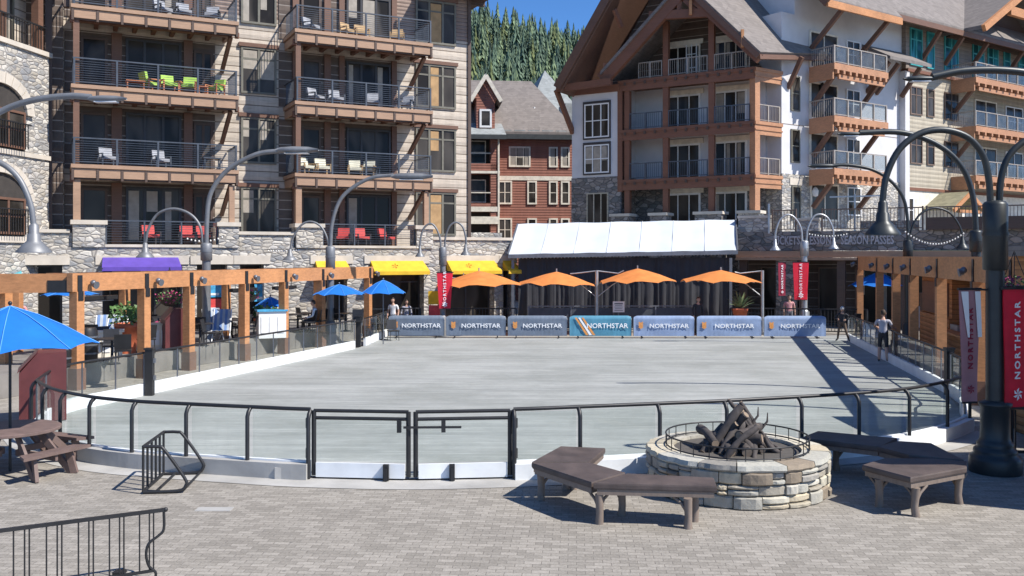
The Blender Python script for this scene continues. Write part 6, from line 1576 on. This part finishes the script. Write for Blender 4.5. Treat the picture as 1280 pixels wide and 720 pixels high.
# ------------------------------------------------------------------ people
def person(label, loc, rz, h, pose, shirt, pants, hair='hair', helmet=False, sleeves='long', shorts=False):
    J = {'pel': (0, 0, .95), 'wai': (0, 0, 1.08), 'che': (0, 0, 1.30), 'nec': (0, .01, 1.47), 'hd': (0, .03, 1.56)}
    for s, n_ in ((-1, 'L'), (1, 'R')):
        J['sh'+n_] = (s*.19, 0, 1.41); J['hip'+n_] = (s*.095, 0, .91)
    P = {'stand': dict(elL=(-.25, -.03, 1.13), wrL=(-.25, .08, .90), elR=(.25, -.03, 1.13), wrR=(.25, .10, .91), knL=(-.11, .02, .50), anL=(-.12, -.02, .09), toL=(-.14, .16, .03), knR=(.11, .02, .50), anR=(.12, -.02, .09), toR=(.14, .16, .03)),
         'skate': dict(elL=(-.36, -.08, 1.18), wrL=(-.20, .17, 1.12), elR=(.36, -.06, 1.18), wrR=(.18, .20, 1.14), knL=(-.20, .10, .52), anL=(-.30, -.06, .12), toL=(-.36, .12, .06), knR=(.17, .10, .52), anR=(.24, -.04, .12), toR=(.30, .14, .06)),
         'lean': dict(elL=(-.28, .10, 1.20), wrL=(-.22, .33, 1.14), elR=(.29, .06, 1.17), wrR=(.34, .28, 1.13), knL=(-.12, .03, .50), anL=(-.13, -.02, .09), toL=(-.16, .16, .03), knR=(.11, -.02, .50), anR=(.14, -.12, .09), toR=(.15, .06, .03)),
         'sit': dict(elL=(-.26, .06, 1.14), wrL=(-.18, .30, 1.06), elR=(.26, .06, 1.14), wrR=(.18, .30, 1.06), knL=(-.12, .45, .93), anL=(-.13, .42, .50), toL=(-.13, .60, .45), knR=(.12, .45, .93), anR=(.13, .40, .50), toR=(.13, .58, .45))}[pose]
    J.update(P)
    dz = -.45 if pose == 'sit' else 0
    names = list(J); idx = {n_: i for i, n_ in enumerate(names)}
    E = [('pel', 'wai'), ('wai', 'che'), ('che', 'nec'), ('nec', 'hd')]
    for n_ in 'LR': E += [('che', 'sh'+n_), ('sh'+n_, 'el'+n_), ('el'+n_, 'wr'+n_), ('pel', 'hip'+n_), ('hip'+n_, 'kn'+n_), ('kn'+n_, 'an'+n_), ('an'+n_, 'to'+n_)]
    rad = {'pel': (.15, .11), 'wai': (.135, .10), 'che': (.155, .11), 'nec': (.058, .06), 'hd': (.05, .055), 'sh': (.068, .07), 'el': (.045, .045), 'wr': (.03, .034), 'hip': (.092, .095), 'kn': (.062, .064), 'an': (.045, .05), 'to': (.042, .034)}
    me = bpy.data.meshes.new('p'); me.from_pydata([J[n_] for n_ in names], [(idx[a], idx[b]) for a, b in E], [])
    o = bpy.data.objects.new('p', me); COL.objects.link(o)
    o.modifiers.new('s', 'SKIN'); sv = me.skin_vertices[0].data
    for n_, i in idx.items():
        k_ = n_ if n_ in rad else n_[:-1]; sv[i].radius = rad[k_]; sv[i].use_root = n_ == 'pel'
    ss = o.modifiers.new('u', 'SUBSURF'); ss.levels = 2
    dg = bpy.context.evaluated_depsgraph_get(); dg.update()
    body = bpy.data.meshes.new_from_object(o.evaluated_get(dg)); bpy.data.objects.remove(o)
    mb = MB(); vs = [v.co.copy() for v in body.vertices]
    segs = [(V(J[a]), V(J[b]), a, b) for a, b in E]
    def which(c):
        best = None
        for a, b, na, nb in segs:
            t = max(0, min(1, (c-a).dot(b-a)/(b-a).length_squared)); dd = (c-a.lerp(b, t)).length
            if best is None or dd < best[0]: best = (dd, na, nb, t)
        return best[1:]
    off = 0
    for p in body.polygons:
        a, b, t = which(p.center); mi = 1
        if b[:2] == 'hd' or (a == 'che' and b == 'nec' and t > .75): mi = 0
        elif b[:2] == 'wr': mi = 1 if sleeves == 'long' else 0
        elif b[:2] == 'el': mi = 1 if sleeves == 'long' or t < .6 else 0
        elif b[:3] == 'hip' or b[:2] == 'kn' or (a == 'pel' and b == 'wai' and t < .35): mi = 2
        elif b[:2] == 'an': mi = 2 if not shorts else 0
        elif b[:2] == 'to': mi = 3
        mb.cm = mi; mb.f.append(list(p.vertices)); mb.mi.append(mi); mb.sm.append(True)
    mb.v = vs
    # head with face
    hc = V((0, .055, 1.655)); mb.cm = 0; mb.ball(hc, .098, 14, 10, (.80, .98, 1.22))
    mb.add([hc+V((-.014, .09, -.005)), hc+V((.014, .09, -.005)), hc+V((0, .118, -.03)), hc+V((0, .09, .035))], [(0, 2, 3), (2, 1, 3), (0, 1, 2)])
    for s in (-1, 1): mb.ball(hc+V((s*.082, -.005, -.005)), .026, 6, 5, (.4, .8, 1.2))
    # hands: palm and five fingers
    for n_ in 'LR':
        w_, e_ = V(J['wr'+n_]), V(J['el'+n_]); d_ = (w_-e_).normalized(); sd_ = d_.cross(V((1, 0, .2))).normalized(); up_ = sd_.cross(d_)
        mb.ball(w_+d_*.055, .045, 8, 6, (.75, .95, 1.0))
        for q in range(4):
            b_ = w_+d_*.085+sd_*(.027-.018*q); Lf = (.062, .072, .068, .05)[q]
            mb.tube([b_, b_+d_*Lf*.55+up_*.006, b_+d_*Lf*.9+up_*.026], [.0095, .009, .007], 6)
        b_ = w_+d_*.035+sd_*.034; mb.tube([b_, b_+sd_*.025+d_*.03, b_+sd_*.03+d_*.06+up_*.012], [.012, .0105, .008], 6)
    mb.v = [v+V((0, 0, dz)) for v in mb.v]
    root = mb.build('person', ['skin', shirt, pants, 'iron'], None); root.location = loc; root.rotation_euler = (0, 0, rz); s_ = h/1.775; root.scale = (s_, s_, s_)
    tag(root, label, 'person')
    hc = hc+V((0, 0, dz)); m = MB()
    if helmet:
        m.ball(hc+V((0, -.01, .035)), .118, 14, 8, (.88, 1.05, .92)); m.build('helmet', 'helmet', root)
    else:
        vs_ = []; nn, kk_ = 14, 6
        for i in range(kk_+1):
            for j in range(nn):
                a = 2*math.pi*j/nn; lim = 1.15 if math.sin(a) > .35 else 2.0; t = lim*i/kk_
                vs_.append(hc+V((.108*.82*math.sin(t)*math.cos(a), .108*math.sin(t)*math.sin(a)-.008, .108*1.22*math.cos(t)+.004)))
        m.add(vs_, [(i*nn+j, (i+1)*nn+j, (i+1)*nn+(j+1) % nn, i*nn+(j+1) % nn) for i in range(kk_) for j in range(nn)], True); m.build('hair', hair, root)
    for s in (-1, 1): m = MB(); m.ball(hc+V((s*.034, .083, .012)), .011, 6, 4); m.build('eye', 'eye', root)
    m = MB(); m.ball(hc+V((0, .086, -.052)), .024, 6, 4, (1, .4, .25)); m.build('mouth', 'lip', root)
    return root
p = G(1104, 452, .03); person('person in a pale grey shirt and dark shorts leaning at the rink fence', tuple(p), -.5, 1.8, 'lean', 'shirt_grey', 'pants_dark', sleeves='short', shorts=True)
p = G(1053, 427, .03); person('helmeted skater in a dark jacket and brown trousers with bent arms', tuple(p), 2.6, 1.5, 'skate', 'shirt_dark', 'pants_brown', helmet=True)
p = ground_at(491.5, 42.6); person('person in a white top standing under the blue umbrella by the yellow awning', (p.x, p.y, .0), 2.9, 1.78, 'stand', 'shirt_white', 'pants_grey', sleeves='short')
p = ground_at(508, 43.2); person('person in a grey top standing just past the small blue umbrella pole', (p.x, p.y, .0), 3.4, 1.66, 'stand', 'shirt_grey', 'pants_dark')
p = ground_at(872.5, 43.2); person('person in dark clothes standing against the deck railing near the agave', (p.x, p.y, .03), 3.3, 1.75, 'stand', 'shirt_dark', 'pants_dark')
p = ground_at(986.5, 45.0); person('person in a pink top and pale trousers between the red lamp banners', (p.x, p.y, .0), 3.0, 1.8, 'stand', 'shirt_pink', 'pants_grey', sleeves='short')
p = ground_at(393, 37.0); cchair('dark chair taken by the seated diner near the end posts', p, -1.4); person('person in white seated at a cafe table near the pergola end posts', tuple(p), -1.4+math.pi, 1.75, 'sit', 'shirt_white', 'pants_dark')
p = ground_at(24, 30.5); person('person in a patterned pink top standing under the beam behind the blue umbrella', tuple(p), 3.2, 1.75, 'stand', 'shirt_pink', 'pants_dark')

# ------------------------------------------------------------------ unseen block added beyond the frame to shade the corner by the lamp post
sk = thing('plaza_shop', 'timber clad shop with a gabled roof standing outside the frame beyond the fire pit', 'building', (11.5, 13.7, 0))
m = MB(); m.box(9.5, 14.5, 12.4, 15.1, 0, 5.2); m.build('wall', 'siding', sk, True)
m = MB()
for y0, y1 in ((12.1, 13.75), (15.4, 13.75)): m.prism([(9.2, y0, 5.0), (14.8, y0, 5.0), (14.8, y1, 6.3), (9.2, y1, 6.3)], ZUP*.15)
m.build('roof', 'roof', sk, True)
m = MB(); m.prism([(9.5, 12.4, 5.2), (9.5, 15.1, 5.2), (9.5, 13.75, 6.2)], (5, 0, 0)); m.build('gable', 'siding', sk, True)
KQ = Plane((9.5, 12.4), (5, 0)); window(sk, KQ, .8, 2.0, 1, 2.6, 0, 'timber', 2, 2); window(sk, KQ, 3, 4.2, 1, 2.6, 0, 'timber', 2, 2)

tk = thing('ticket_booth', 'low timber ticket booth standing outside the frame beyond the massive lamp post', 'booth', (11.8, 18.3, 0))  # unseen booth added to shade the rink kerb
m = MB(); m.box(10.6, 13, 17.3, 19.4, 0, 3.7); m.build('wall', 'cedar_board', tk, True)
m = MB(); m.box(10.4, 13.2, 17.1, 19.6, 3.7, 3.9); m.build('roof', 'roof', tk, True)
TQ = Plane((10.6, 17.3), (2.4, 0)); window(tk, TQ, .6, 1.8, 1.1, 2.2, 0, 'timber', 2, 1)

deck_fence('picket_fence', 'short black picket fence at the foot of the massive lamp post', V((9.05, 16.7, 0)), V((10.5, 16.5, 0)), .95, 'picket', 'iron')
